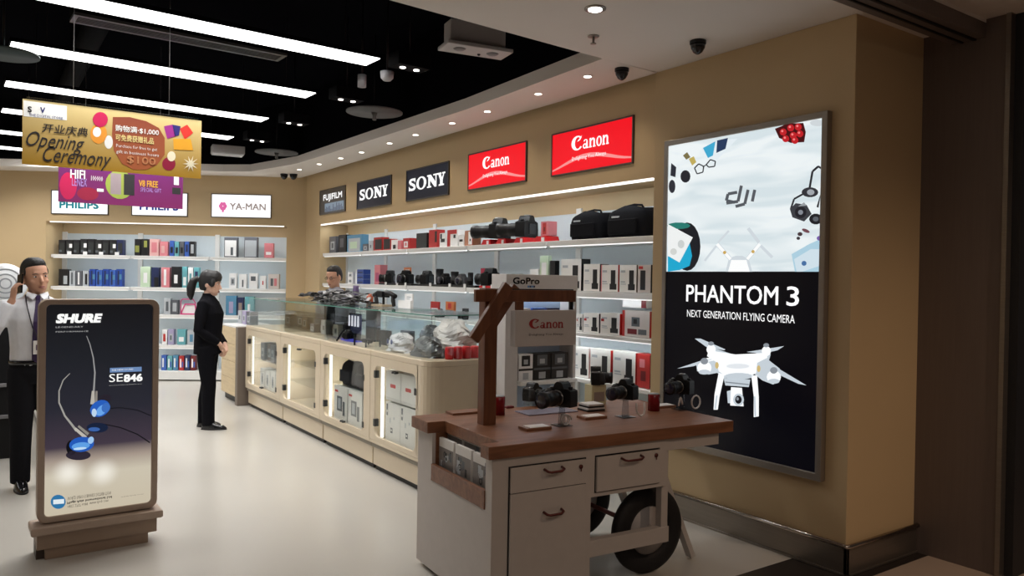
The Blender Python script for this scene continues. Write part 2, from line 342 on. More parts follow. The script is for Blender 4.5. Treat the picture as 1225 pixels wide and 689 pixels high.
# skirting with a round steel rail
g = MB(); g.box(3.93, 3.952, 2.41, 4.0, .012, .15, STEEL); g.box(3.93, 4.66, 2.41, 2.432, .012, .15, STEEL); g.box(3.92, 3.95, 2.40, 4.0, 0, .012, STEEL); g.box(3.92, 4.66, 2.40, 2.43, 0, .012, STEEL)
bs = struct(g.build('baseboard_right', bev=.002))
MB().tube([(3.925, 4.0, .165), (3.925, 2.43, .165), (3.927, 2.41, .165), (3.94, 2.405, .165), (4.66, 2.405, .165)], .014, mat('polished_rail', (.5, .45, .4), .15, 1.0), 10).build('rail', bs)
g = MB(); g.box(4.0, 4.03, 10.74, 11.3, 0, .12, STEEL); struct(g.build('baseboard_corner'))
struct(MB().box(-2.62, -1.95, -.02, 0, 0, .1, STEEL).build('baseboard_back', loc=B.o, rz=B.a))
# faint joint in the white soffit
# ================================================================== shelves of the camera wall
def shelf(fr, u0, u1, y0, y1, z, t, label, grp, led=True):
    th = thing('wall_shelf', label, 'shelf', fr.w((u0+u1)/2, 0, z-t), fr.a, grp); c = (u0+u1)/2
    MB().box(u0-c, u1-c, y0, y1, 0, t, SHELFW).build('board', th, bev=.004)
    if led: MB().box(u0-c+.03, u1-c-.03, y0+.012, y0+.03, -.008, .001, mat('shelf_led', (.8, .8, .8), .4, emit=(1, 1, .98), es=.9)).build('led_strip', th)
    return th
BAYS = ['far left bay beside the corner', 'second bay from the left', 'middle bay', 'fourth bay from the left', 'right bay beside the tall poster']
LV = [(1.95, 'top'), (1.52, 'second'), (1.18, 'third'), (.80, 'lowest')]
for i in range(5):
    a = i*1.344; b = a+1.344
    for k, (z, nm) in enumerate(LV):
        shelf(CW, a+.012, b-.012, .04, .42, z, .045 if k < 2 else .03, 'white wall shelf, %s level, %s of camera wall' % (nm, BAYS[i]), 'shelves of the camera wall', led=k < 3)
for k, (z, nm) in enumerate([(1.885, 'top'), (1.41, 'second'), (1.0, 'third'), (.54, 'fourth'), (.15, 'bottom')]):
    for i, (a, b) in enumerate(BSEG):
        shelf(BW, a+.012, b-.012, .12, .48, z, .045 if k < 4 else .13, 'white wall shelf, %s level, %s bay of the turned back wall' % (nm, ['left', 'middle', 'right'][i]), 'shelves of the back wall', led=k < 4)
for z in (1.90, 1.47, 1.14):
    area('shelf_light', (4.09, 7.4, z), (0, R(-24), 0), .03, 6.6, 9, (.90, .97, 1))
for z in (1.83, 1.36, .95, .49):
    area('shelf_light', BW.w(-.2, .14, z), (R(20), 0, BW.a), 3.3, .03, 4, (.90, .97, 1))
# ================================================================== illuminated signs
def lightsign(fr, u0, u1, z0, z1, label, cat, face, rim, deep=.016):
    th = thing('lightbox_sign', label, cat, fr.w((u0+u1)/2, 0, z0), fr.a); w_ = (u1-u0)/2; h = z1-z0
    MB().frame([(-w_, 0), (w_, 0), (w_, h), (-w_, h)], [(-w_+.012, .012), (w_-.012, .012), (w_-.012, h-.012), (-w_+.012, h-.012)], -deep, 0, rim).build('frame', th)
    MB().box(-w_+.012, w_-.012, -deep+.006, -.001, .012, h-.012, face).build('face_panel', th)
    return th, w_, h, -deep+.004
RIM = mat('sign_rim', (.10, .09, .08), .35, .6)
LW = lit('sign_white_print', (1, 1, 1), 1.0); LR = lit('sign_red_print', srgb(238, 10, 28), 1.0)
SU = [( -.09, .95), (1.342, 2.36), (2.755, 3.735), (4.122, 5.13), (5.498, 6.506)]
# the text sign over the corner bay
f0 = lit('sign_grey_print', srgb(62, 56, 50), .8); f1 = lit('sign_navy_print', srgb(22, 24, 36), .9)
s, W_, H_, yy = lightsign(CW, SU[0][0]+.09, SU[0][1], 2.5, 2.85, 'dark grey lightbox sign with a blue skyline print, nearest the corner', 'sign', f0, RIM)
lettering('FUJIFILM', -.33, .36, .17, .28, yy, LW, s, bold=.03)
MB().box(-.27, .42, yy, yy+.002, .03, .15, lit('sign_skyline_print', srgb(120, 135, 150), .9)).build('skyline_print', s)
mb = MB(); rr = random.Random(3)
for i in range(16): x = -.26+i*.042; rect(mb, x, x+.03, .03, .06+rr.random()*.08, yy-.001, lit('sign_tower_print', srgb(75, 85, 105), .8))
mb.build('tower_print', s)
for i, l in ((1, 'navy sign with white slab lettering, beside the skyline sign'), (2, 'navy sign with white slab lettering, beside the first red sign')):
    s, W_, H_, yy = lightsign(CW, SU[i][0], SU[i][1], 2.49, 2.845, l, 'sign', f1, RIM)
    mb = MB(); slab_word_sony(mb, -.42, .40, .11, .25, yy, LW); mb.build('lettering', s)
for i, l in ((3, ''), (4, '')):
    l = ['', '', '', 'red lightbox sign with white lettering, between the navy sign and the other red sign', 'red lightbox sign with white lettering, nearest the tall drone poster'][i]
    s, W_, H_, yy = lightsign(CW, SU[i][0], SU[i][1], 2.495, 2.86, l, 'sign', LR, RIM)
    mb = MB(); serif_word_c(mb, -.23, .23, .185, .30, yy, LW); mb.build('lettering', s)
    lettering('Delighting You Always', -.22, .20, .095, .135, yy, LW, s, 'tagline_lettering', res=1)
    mb = MB(); pts = [(-.49+.98*t/12, .085+.05*math.sin(t/12*5.2-.9)*(1-.2*t/12)) for t in range(13)]
    for t in range(12):
        (a, c), (b, d) = pts[t], pts[t+1]; th_ = .012+.02*abs(math.sin(t/12*3.1)); th2 = .012+.02*abs(math.sin((t+1)/12*3.1))
        poly(mb, [(a, c-th_/2), (b, d-th2/2), (b, d+th2/2), (a, c+th_/2)], yy+.001, lit('sign_pink_print', srgb(255, 150, 150), .9))
    mb.build('swoosh_print', s)
LWH = lit('sign_back_white', (1, 1, 1), 1.15)
TEAL = lit('sign_teal_print', srgb(20, 150, 165), .7); BLUEP = lit('sign_blue_print', srgb(40, 60, 150), .7); GREYP = lit('sign_warm_grey_print', srgb(165, 150, 145), .8)
for (u0, u1, l, k) in ((-1.87, -1.05, 'white lightbox sign with teal capital lettering, leftmost on back wall', 0), (-.72, .095, 'white lightbox sign half hidden behind the purple banner', 1), (.435, 1.32, 'white lightbox sign with a pink flower mark on back wall', 2)):
    s, W_, H_, yy = lightsign(BW, u0, u1, 2.475, 2.83, l, 'sign', LWH, RIM)
    if k < 2: lettering('PHILIPS', -.29, .27, .085, .195, yy, [TEAL, BLUEP][k], s, bold=.05)
    else:
        lettering('YA-MAN', -.17, .36, .12, .22, yy, GREYP, s, bold=.03)
        mb = MB(); PK = lit('sign_pink_mark', srgb(230, 110, 170), .9)
        for q in range(6):
            a = q*math.pi/3; cx = -.27+.035*math.cos(a); cz = .17+.035*math.sin(a)
            poly(mb, [(cx+.026*math.cos(b*math.pi/5), cz+.032*math.sin(b*math.pi/5)) for b in range(10)], yy-.0002*q, PK)
        rect(mb, -.285, -.255, .08, .13, yy, PK); mb.build('flower_mark', s)
# ------------------------------------------------------------------ the tall backlit poster
pz0, pz1, pw = .50, 2.587, 1.259
DJ = thing('poster_lightbox', 'tall metal-framed backlit poster of a white flying camera with four rotors', 'poster', DW.w(0, 0, 0), DW.a)
MB().frame([(0, .49), (1.258, .49), (1.258, 2.587), (0, 2.587)], [(.035, .535), (1.22, .535), (1.22, 2.549), (.035, 2.549)], -.045, 0, FRAMEM).build('frame', DJ, bev=.004)
PB = lit('poster_black_print', srgb(5, 5, 11), 1); PWm = lit('poster_white_print', (1, 1, 1), 1.05)
def marble(name, c0, c1, e):
    m = lit(name, c0, e); nt = m.node_tree; N = nt.nodes; L = nt.links; tc = N.new('ShaderNodeTexCoord'); mp = N.new('ShaderNodeMapping'); mp.inputs['Scale'].default_value = (.6, 1, 3); mp.inputs['Rotation'].default_value = (0, .3, 0)
    nz = N.new('ShaderNodeTexNoise'); nz.inputs['Scale'].default_value = 2.2; nz.inputs['Distortion'].default_value = 1; cr = N.new('ShaderNodeValToRGB')
    cr.color_ramp.elements[0].position = .4; cr.color_ramp.elements[0].color = (*c0, 1); cr.color_ramp.elements[1].position = .6; cr.color_ramp.elements[1].color = (*c1, 1)
    L.new(tc.outputs['Object'], mp.inputs[0]); L.new(mp.outputs[0], nz.inputs['Vector']); L.new(nz.outputs[0], cr.inputs[0]); L.new(cr.outputs[0], N['Principled BSDF'].inputs['Emission Color']); return m
PCL = marble('poster_cloth_print', srgb(216, 229, 234), srgb(240, 247, 249), .95)
MB().box(.035, 1.22, -.035, -.02, 1.68, 2.549, PCL).build('cloth_print', DJ); MB().box(.035, 1.22, -.035, -.02, .535, 1.68, PB).build('black_print', DJ)
dmb = {}; DKEY = ['tablet_print']
def dp(pts, c, lay=0, e=1., clip=True):
    m = lit('print_%d_%d_%d' % c, srgb(*c), e); mb = dmb.setdefault(DKEY[0], MB())
    q = [DW.px(a, b, -.036) for a, b in pts]; q = [(min(1.22, max(.035, x)), z) for x, z in q]
    poly(mb, q, -.0355-.0006*lay, m)
def dell(cx, cy, rx, ry, c, lay=0, n=14, rot=0.):
    cr, sr = math.cos(rot), math.sin(rot)
    dp([(cx+rx*math.cos(2*math.pi*i/n)*cr-ry*math.sin(2*math.pi*i/n)*sr, cy+rx*math.cos(2*math.pi*i/n)*sr+ry*math.sin(2*math.pi*i/n)*cr) for i in range(n)], c, lay)
def dline(pts, w_, c, lay=0):
    for (a, b), (c2, d) in zip(pts, pts[1:]):
        l = math.hypot(c2-a, d-b) or 1; nx, ny = -(d-b)/l*w_/2, (c2-a)/l*w_/2; dp([(a+nx, b+ny), (c2+nx, d+ny), (c2-nx, d-ny), (a-nx, b-ny)], c, lay)
GR = (95, 98, 105); DK = (22, 22, 28)
# props laid out on the cloth
dp([(839, 178), (862, 167), (882, 166), (866, 183), (853, 196), (846, 186)], (225, 235, 240), 1); dp([(841, 177), (856, 169), (853, 186), (847, 189)], (60, 165, 205), 2); dp([(858, 168), (871, 165), (868, 178), (857, 183)], (35, 55, 90), 2)
DKEY[0] = 'glasses_print'; dline([(831, 201), (836, 196), (842, 199), (841, 206), (834, 208), (831, 201)], 1.4, DK, 3); dline([(845, 197), (850, 191), (856, 193), (855, 199), (848, 200), (845, 197)], 1.4, DK, 3); dline([(841, 200), (845, 197)], 1.2, DK, 3)
DKEY[0] = 'memory_card_print'; dp([(817, 186), (822, 182), (826, 188), (821, 191)], (120, 110, 70), 1); dp([(824, 190), (830, 187), (833, 194), (828, 198)], (190, 170, 90), 1)
DKEY[0] = 'lens_cap_print'; dell(820, 211, 6, 7.5, (35, 35, 42), 1); DKEY[0] = 'dark_corner_print'; dp([(803, 195), (809, 200), (808, 212), (802, 210)], (40, 42, 52), 1); dell(804, 223, 4, 8, (45, 46, 55), 1)
DKEY[0] = 'berry_bowl_print'; dp([(927, 154), (942, 148), (961, 147), (964, 158), (962, 170), (946, 171), (932, 165)], (70, 12, 16), 1)
for (a, b) in ((937, 158), (946, 153), (955, 152), (940, 166), (949, 162), (957, 160), (951, 168)): dell(a, b, 4.2, 4.2, (190, 30, 38), 2); dell(a-1, b-1.2, 1.4, 1.4, (240, 130, 130), 3)
DKEY[0] = 'napkin_print'; dell(978, 147, 9, 4, (205, 212, 216), 1)
DKEY[0] = 'camera_strap_print'; dline([(968, 228), (972, 205), (979, 199), (988, 201)], 2.6, (40, 40, 46), 1); dline([(988, 201), (985, 230), (978, 248)], 2.6, (40, 40, 46), 1); dline([(968, 228), (950, 238), (946, 250)], 2.2, (40, 40, 46), 1)
DKEY[0] = 'old_camera_print'; dell(969, 230, 10, 6, (50, 50, 56), 2); dell(970, 230, 4.5, 3.5, (160, 165, 172), 3); dp([(945, 250), (952, 243), (965, 245), (971, 256), (962, 265), (948, 260)], (60, 62, 68), 2); dell(958, 254, 7, 7, (35, 35, 42), 3); dell(958, 254, 3, 3, (130, 135, 145), 4)
dp([(955, 247), (962, 242), (965, 246)], (150, 155, 160), 3); dell(976, 262, 8, 6.5, (32, 32, 38), 2); dell(976, 262, 3.5, 3, (90, 95, 102), 3); DKEY[0] = 'key_print'; dell(957, 280, 3, 2.4, (70, 55, 60), 1); dell(964, 276, 5, 2, (110, 70, 80), 1, rot=.4); dell(955, 285, 2.2, 2, (60, 55, 60), 1)
DKEY[0] = 'map_print'; dp([(947, 304), (968, 292), (985, 286), (985, 325), (951, 325)], (170, 205, 222), 1); dp([(950, 310), (970, 298), (984, 298), (984, 318), (960, 325), (953, 325)], (205, 222, 232), 2); dell(962, 315, 3, 3, (70, 110, 160), 3); dell(981, 285, 4, 3, (120, 95, 170), 2)
DKEY[0] = 'hat_print'; dell(822, 295, 16, 29, (28, 30, 36), 1, 20); dell(812, 270, 14, 4, (40, 120, 110), 2, 10)
DKEY[0] = 'magazine_print'; dp([(799, 307), (825, 290), (828, 306), (825, 318), (813, 323), (799, 325)], (30, 165, 205), 2); dp([(799, 268), (829, 284), (813, 314), (799, 306)], (235, 238, 238), 3); dell(815, 292, 4, 5, (200, 205, 205), 4); dell(806, 301, 4, 4, (205, 208, 205), 4)
# small folded drone at the foot of the cloth
WN = (250, 252, 252); SH = (205, 214, 220)
DKEY[0] = 'small_drone_print'; dp([(868, 325), (872, 309), (880, 306), (888, 306), (896, 310), (900, 325)], SH, 1); dp([(871, 325), (875, 311), (893, 311), (897, 325)], WN, 2); dline([(874, 310), (858, 292)], 5, SH, 1); dline([(874, 310), (858, 292)], 3.5, WN, 2); dline([(894, 310), (909, 292)], 5, SH, 1); dline([(894, 310), (909, 292)], 3.5, WN, 2)
dline([(859, 290), (872, 276)], 2.5, SH, 1); dline([(857, 294), (843, 312)], 2.5, SH, 1); dline([(908, 290), (895, 273)], 4, SH, 1); dline([(910, 294), (924, 308)], 3.5, SH, 1); dell(867, 302, 2, 2, (200, 165, 90), 3); dell(901, 301, 2, 2, (200, 165, 90), 3)
# rounded slanted letters of the mark
def seg(pts, w_): dline(pts, w_, (84, 88, 94), 2)
DKEY[0] = 'logo_lettering'; seg([(882, 230), (871, 232), (869, 240), (879, 242)], 3.6); seg([(887, 222), (883, 241), (869, 243)], 3.6); seg([(895, 227), (891, 244), (880, 247)], 3.6); seg([(903, 227), (900, 241)], 3.6)
# the large flying camera: props, arms, shell, legs, gimbal
WH = (252, 254, 255); G1 = (196, 206, 214); G2 = (135, 142, 150); GD = (205, 180, 120)
DKEY[0] = 'drone_print'; dp([(831, 405), (838, 405), (868, 418), (866, 419), (845, 415)], G1, 1); dp([(893, 421), (925, 416), (938, 414), (930, 419), (912, 423)], G1, 1)
dp([(810, 441), (843, 430), (855, 429), (830, 438)], G1, 3); dp([(910, 434), (930, 440), (965, 461), (955, 459), (925, 445)], G1, 3); dp([(842, 429), (857, 426), (860, 430), (846, 433)], WH, 3)
dp([(845, 418), (853, 416), (880, 425), (895, 425), (918, 419), (922, 424), (920, 431), (933, 441), (933, 454), (925, 460), (912, 455), (902, 447), (900, 452), (865, 452), (858, 446), (848, 448), (834, 444), (833, 436), (842, 433), (850, 428)], G1, 2)
dp([(848, 419), (880, 424), (918, 422), (918, 428), (906, 434), (905, 446), (895, 451), (870, 451), (860, 444), (857, 433), (846, 426)], WH, 4)
dell(851, 418, 5.5, 6, WH, 5); dell(917, 420, 5.5, 6, WH, 5); dell(843, 440, 8.5, 8, WH, 5); dell(926, 451, 8.5, 8, WH, 5); dell(843, 432, 4.5, 4, G2, 6); dell(926, 443, 4.5, 4, G2, 6); dell(851, 411, 3.5, 2.5, G2, 6); dell(917, 413, 3.5, 2.5, G2, 6)
dell(843, 445, 7, 3, G1, 6); dell(926, 456, 7, 3, G1, 6); dell(858, 437, 2.2, 4, GD, 6); dell(908, 441, 2.2, 4, GD, 6); dell(883, 438, 14, 3, (225, 230, 235), 5); dell(884, 450, 17, 4, G1, 5)
dp([(860, 446), (867, 448), (861, 475), (859, 490), (854, 490), (855, 472)], WH, 5); dp([(899, 449), (906, 449), (908, 475), (908, 498), (902, 499), (902, 474)], WH, 5); dp([(857, 473), (859, 473), (857, 489), (855, 489)], G1, 6); dp([(902, 474), (904, 474), (905, 498), (903, 498)], G1, 6)
dp([(866, 452), (898, 454), (896, 463), (868, 461)], G1, 5); dline([(868, 457), (896, 460)], 1.5, G2, 6); dp([(870, 468), (877, 466), (879, 483), (871, 482)], G1, 6); dp([(875, 463), (888, 464), (890, 486), (874, 485)], WH, 7); dell(884, 478, 6.5, 7.5, G1, 8); dell(884, 478, 4, 5, DK, 9); dell(883, 477, 1.6, 2, G2, 10)
for k, mb in dmb.items(): mb.build(k, DJ)
for (t, px0, py0, px1, py1, b, nm) in (('PHANTOM', 821, 347, 931, 371, .012, 'headline_lettering'), ('3', 941, 347, 956, 371, .012, 'headline_lettering'), ('NEXT GENERATION FLYING CAMERA', 822, 371, 951, 384, .0, 'subtitle_lettering')):
    x0, _ = DW.px(px0, (py0+py1)/2, -.036); x1, _ = DW.px(px1, (py0+py1)/2, -.036); zt = (1.535, 1.40)[nm[0] == 's']; zh = (.115, .048)[nm[0] == 's']
    lettering(t, x0, x1, zt-zh/2, zt+zh/2, -.037, PWm, DJ, nm, bold=b)
# ================================================================== ceiling fittings
def nth(i): return ORD[i]
for i, (yy, x0, x1) in enumerate(STRIPS):
    nm = ['nearest long white ceiling strip light', 'second nearest long ceiling strip light', 'third nearest long ceiling strip light, above the yellow banner', 'fourth long ceiling strip light, crossing behind the yellow banner', 'fifth ceiling strip light, mostly behind the yellow banner', 'sixth ceiling strip light, far at the left edge', 'farthest short looking ceiling strip light at the left edge'][i]
    th = thing('strip_light', nm, 'light', ((x0+x1)/2, yy, 3.27), R(2.6), 'long strip lights in the black ceiling'); L2 = (x1-x0)/2
    MB().box(-L2, L2, -.12, .12, .014, .02, STRIPM).build('diffuser', th); g = MB(); g.box(-L2-.01, L2+.01, -.13, .13, .02, .05, DUCT); g.build('housing', th)
    for sx in (-.8, .8): MB().tube([(sx*L2, 0, .07), (sx*L2, 0, .68)], .003, BLK, 6).build('hanger', th)
DL = [(3.626, 4.329), (3.657, 4.975), (3.684, 5.77), (3.696, 6.411), (3.698, 7.171), (3.702, 7.797), (3.71, 8.578), (3.69, 9.175), (3.66, 9.838), (3.63, 10.52)]
for i, (x, y) in enumerate(DL):
    th = thing('downlight', 'small round recessed downlight, %s of the row from the near end' % nth(i), 'light', (x, y, 3.1), 0, 'row of small downlights over the sign wall')
    g = MB(); g.tube([(0, 0, -.004), (0, 0, .002)], .038, WHITEP, 18); g.build('trim_ring', th); MB().tube([(0, 0, -.006), (0, 0, -.003)], .028, DOWNM, 16).build('lens', th)
    spot('downlight_spot', (x, y, 3.085), 11, ang=125)
th = thing('downlight', 'larger round downlight in the white soffit nearest the camera', 'light', (2.758, 3.239, 3.1))
MB().tube([(0, 0, -.006), (0, 0, .002)], .06, FRAMEM, 24).build('trim_ring', th); MB().tube([(0, 0, -.010), (0, 0, -.005)], .038, lit('downlight_glow_big', (1, .93, .85), 12), 18).build('lens', th); MB().tube([(0, 0, -.012), (0, 0, -.02)], [.02, .012], lit('downlight_glow_big', (1, .93, .85), 12), 12).build('bulb', th)
spot('downlight_spot', (2.758, 3.239, 3.07), 6, ang=80)
g = MB(); g.tube([(0, 0, .0), (0, 0, -.006)], .035, STEEL, 16); g.tube([(0, 0, 0), (0, 0, -.045)], .008, STEEL, 8); g.tube([(0, 0, -.045), (0, 0, -.05)], .018, STEEL, 10)
tag(g.build('sprinkler', loc=(3.06, 3.605, 3.1)), 'small fire sprinkler in white soffit just below the larger downlight', 'sprinkler')
def dome(x, y, r, label, grp=None, z=3.1):
    th = thing('dome_camera', label, 'camera', (x, y, z), 0, grp); MB().tube([(0, 0, 0), (0, 0, -.02)], r, BLK, 20).build('mount', th)
    MB().rings([(0, 0, -.02, r*.95, r*.95), (0, 0, -.045, r*.85, r*.85), (0, 0, -.07, r*.55, r*.55), (0, 0, -.082, r*.2, r*.2)], BLKS, 18).build('dome', th)
dome(3.686, 4.03, .05, 'black dome camera under the soffit where the sign wall meets the poster wall'); dome(3.634, 3.287, .05, 'black dome camera under the soffit above the tall poster')
dome(3.616, 11.13, .055, 'left one of two small black dome cameras in the far corner'); dome(3.73, 11.06, .055, 'right one of two small black dome cameras in the far corner')
q = onz(25, 207, 3.1); dome(q.x, q.y, .055, 'small black dome camera at the far left above the back wall')
# white emergency light box hung by the soffit edge
th = thing('emergency_light', 'white rectangular twin-lamp emergency light box at edge of soffit', 'light', (2.73, 4.42, 3.12), R(-9))
MB().box(-.20, .20, -.03, .10, .04, .2, mat('fitting_white', (.45, .43, .42), .5)).build('housing', th, bev=.006); MB().box(-.235, .235, -.08, .12, .02, .045, mat('fitting_white', (.45, .43, .42), .5)).build('face_plate', th, bev=.004)
for sx in (-.12, .12): MB().tube([(sx, .01, .021), (sx, .01, .012)], [.045, .03], GCARD, 16).build('lamp', th)
MB().ell((.04, .06, .02), .012, BLK, 10).build('sensor', th)
for sx in (-.15, .15): MB().tube([(sx, .03, .19), (sx, .03, .83)], .006, BLK, 6).build('hanger', th)
for i, (x, y, r, l) in enumerate([(3.114, 6.904, .27, 'grey round sound disc hanging right of the strip lights'), (3.127, 9.939, .27, 'smaller looking grey round sound disc hanging far back near the corner'), (.12, 6.80, .23, 'dark round disc at the left edge between strip lights')]):
    th = thing('ceiling_disc', l, 'speaker', (x, y, 3.2), 0, None); m_ = mat('disc_grey', (.11, .11, .11), .7) if i < 2 else mat('disc_dark', (.03, .05, .05), .7)
    MB().tube([(0, 0, 0), (0, 0, .012)], r, m_, 40).build('disc', th); MB().tube([(0, 0, .01), (0, 0, .75)], .008, BLK, 8).build('rod', th)
    if i < 2: MB().tube([(0, 0, 0), (0, 0, -.03), (0, 0, -.07)], [.03, .018, .02], m_, 12).build('nozzle', th)
for i, (x, y) in enumerate([(2.667, 5.286), (2.697, 6.577), (2.673, 7.925), (2.66, 9.2)]):
    th = thing('twin_spotlight', 'black twin spotlight box, %s from the near end of its row' % nth(i), 'light', (x, y, 3.2), R(4), 'black twin spotlights right of the strips')
    MB().box(-.14, .14, -.08, .08, 0, .10, DUCT).build('housing', th, bev=.004)
    for sx in (-.06, .06): MB().tube([(sx, 0, .001), (sx, 0, -.006)], .022, lit('spot_glow', (1, .93, .85), 5), 14).build('lamp', th)
    MB().tube([(0, 0, .09), (0, 0, .75)], .006, BLK, 6).build('hanger', th)
    spot('twin_spot', (x, y, 3.17), 9, ang=70)
for i, (x, y, l) in enumerate([(2.56, 5.93, 'small white cylindrical projector sensor hanging in the black ceiling, left one'), (2.636, 5.615, 'small white dome detector hanging in the black ceiling, right one')]):
    th = thing('ceiling_detector', l, 'detector', (x, y, 3.17), 0); m_ = mat('detector_white', (.40, .40, .42), .5)
    if i == 0: MB().tube([(0, 0, 0), (0, 0, .10)], .035, m_, 16).build('housing', th)
    else: MB().rings([(0, 0, 0, .03, .03), (0, 0, .02, .05, .05), (0, 0, .07, .055, .055)], m_, 18).build('housing', th)
    MB().tube([(0, 0, .09), (0, 0, .75)], .008, BLK, 8).build('rod', th)
th = thing('ceiling_diffuser', 'white rectangular box fitting hanging far back beyond the strip lights', 'light', (2.65, 10.47, 3.2), R(-8)); MB().box(-.2, .2, -.12, .12, 0, .10, mat('fitting_white', (.45, .43, .42), .5)).build('housing', th, bev=.005); MB().box(-.19, .19, -.11, .11, -.012, 0, mat('diffuser_grey', (.5, .5, .5), .5)).build('face_plate', th)
# dark air grille between the first two strips
th = thing('air_grille', 'long dark metal air grille between the two nearest strip lights', 'vent', (1.2, 5.95, 3.3), R(2.6)); g = MB(); g.frame([(-.72, -.10), (.72, -.10), (.72, .10), (-.72, .10)], [(-.69, -.07), (.69, -.07), (.69, .07), (-.69, .07)], 0, .02, mat('grille_metal', (.06, .055, .05), .4, .5)); g.v = [(x, z, y) for x, y, z in g.v]; g.build('frame', th)
for k in range(5): MB().box(-.69, .69, -.06+k*.027, -.052+k*.027, .0, .02, mat('grille_metal', (.06, .055, .05), .4, .5)).build('slat', th)
MB().box(-.72, .72, -.1, .1, .02, .12, DUCT).build('duct', th)
for i, (x, y0, y1, z, r) in enumerate([(.82, 4.2, 11.3, 3.80, .10), (-.9, 4.0, 12.2, 3.76, .13)]):
    tag(MB().tube([(x, y0, z), (x, y1, z)], r, DUCT, 16).build('air_duct'), ['black round duct running back above the middle of the strip lights', 'thick black round duct running back on the left side'][i], 'duct')
# ------------------------------------------------------------------ hanging banners
YB = 5.76
BN = Fr((0, YB, 0), 0)
bx0, bz1 = BN.px(27, 118); bx1, _t = BN.px(241, 145); bz0 = BN.px(26, 196)[1]
th = thing('hanging_banner', 'yellow opening ceremony banner hanging by two wires', 'banner', (bx0, YB, bz0)); bw, bh = bx1-bx0, bz1-bz0
def ramp_mat(name, c0, c1, z0, z1, rough=.5, axis=2, emit=0):
    m = mat(name, c0, rough); nt = m.node_tree; N = nt.nodes; L = nt.links; tc = N.new('ShaderNodeTexCoord'); sp = N.new('ShaderNodeSeparateXYZ'); mr = N.new('ShaderNodeMapRange'); mr.inputs[1].default_value = z0; mr.inputs[2].default_value = z1
    cr = N.new('ShaderNodeValToRGB'); cr.color_ramp.elements[0].color = (*c0, 1); cr.color_ramp.elements[1].color = (*c1, 1); L.new(tc.outputs['Object'], sp.inputs[0]); L.new(sp.outputs[axis], mr.inputs[0]); L.new(mr.outputs[0], cr.inputs[0])
    L.new(cr.outputs[0], N['Principled BSDF'].inputs['Base Color'])
    if emit: L.new(cr.outputs[0], N['Principled BSDF'].inputs['Emission Color']); N['Principled BSDF'].inputs['Emission Strength'].default_value = emit
    return m
MB().box(0, bw, -.004, .004, 0, bh, ramp_mat('banner_gold_print', srgb(175, 132, 30), srgb(205, 185, 130), 0, .43)).build('sheet', th)
MB().box(.02, bw-.02, -.008, .008, bh, bh+.014, ACRYL).build('top_rail', th)
for fx in (.26, .80): MB().tube([(bw*fx, 0, bh+.012), (bw*fx, 0, 3.95-bz0)], .0022, mat('wire', (.3, .3, .3), .4, .6), 6).build('wire', th)
INK = mat('print_dark_ink', srgb(40, 38, 40), .5); PW = mat('print_white', (.85, .85, .82), .5); PRED = mat('print_magenta', srgb(190, 20, 80), .5); PBRN = ramp_mat('print_copper', srgb(175, 95, 55), srgb(120, 50, 35), .05, .42)
def bpt(px, py): x, z = BN.px(px, py, -.004); return (x-bx0, z-bz0)
def bpoly(name, pts, m, lay=1): mb = MB(); poly(mb, [bpt(*p) for p in pts], -.0045-.0005*lay, m); return mb.build(name, th)
def bell(name, cx, cy, rx, ry, m, lay=1): return bpoly(name, [(cx+rx*math.cos(i*math.pi/10), cy+ry*math.sin(i*math.pi/10)) for i in range(20)], m, lay)
def btxt(name, s_, a, b, c, d, m, **k): # pixel box of the words at their ends
    x0, z0 = bpt(a, d); x1, _ = bpt(c, d); _, z1 = bpt(a, b)
    return lettering(s_, x0, x1, z0, z1, -.0065, m, th, name, **k)
bpoly('white_label', [(28, 120), (80, 127), (80, 144), (28, 139)], PW)
btxt('lettering', 'S', 33, 127, 38, 134, INK, bold=.03); btxt('lettering', 'V', 48, 128, 54, 135, mat('print_blue_ink', srgb(20, 30, 110), .5), bold=.03)
_x, _z = bpt(34, 137); lettering('THE DIGITAL STORE', .035, .22, _z-.008, _z+.008, -.0065, mat('print_blue_ink', srgb(20, 30, 110), .5), th, res=1)
btxt('cjk_lettering', '开业庆典', 50, 147, 105, 158, INK, shear=.15, bold=.008)
btxt('script_lettering', 'Opening', 31, 156, 101, 180, INK, shear=.45); btxt('script_lettering', 'Ceremony', 51, 174, 133, 199, INK, shear=.45)
bell('balloon_print', 120, 143, 9, 9, PRED, 4); bell('balloon_print', 118, 160, 10, 12, mat('print_orange', srgb(230, 150, 50), .5)); bell('balloon_print', 116, 158, 5, 6, PW, 2); bell('balloon_print', 130, 170, 5, 8, PW, 1)
bpoly('copper_panel_print', [(135, 140), (155, 140), (175, 145), (190, 153), (197, 165), (197, 185), (188, 197), (175, 203), (160, 203), (146, 196), (136, 180), (134, 160)], PBRN)
btxt('cjk_lettering', '购物满·$1,000', 138, 149, 190, 157, PW, bold=.012); btxt('cjk_lettering', '可免费获赠礼品', 138, 160, 184, 168, mat('print_pale_gold', srgb(240, 220, 150), .5), bold=.012)
btxt('lettering', 'Purchase for free to get', 139, 172, 188, 177, PW, res=1); btxt('lettering', 'gift in business hours', 139, 179, 190, 184, PW, res=1); btxt('lettering', '$100', 152, 186, 186, 196, mat('print_tan', srgb(205, 140, 95), .5), bold=.01)
for (pp, cc) in (([(196, 151), (206, 149), (210, 163), (200, 166)], (150, 40, 130)), ([(206, 149), (216, 151), (214, 162), (209, 163)], (40, 35, 110)), ([(215, 154), (224, 149), (231, 159), (221, 167)], (215, 50, 40)), ([(207, 166), (228, 166), (231, 180), (208, 179)], (225, 160, 40))):
    bpoly('gift_box_print', pp, mat('print_gift_%d' % cc[1], srgb(*cc), .5), 2)
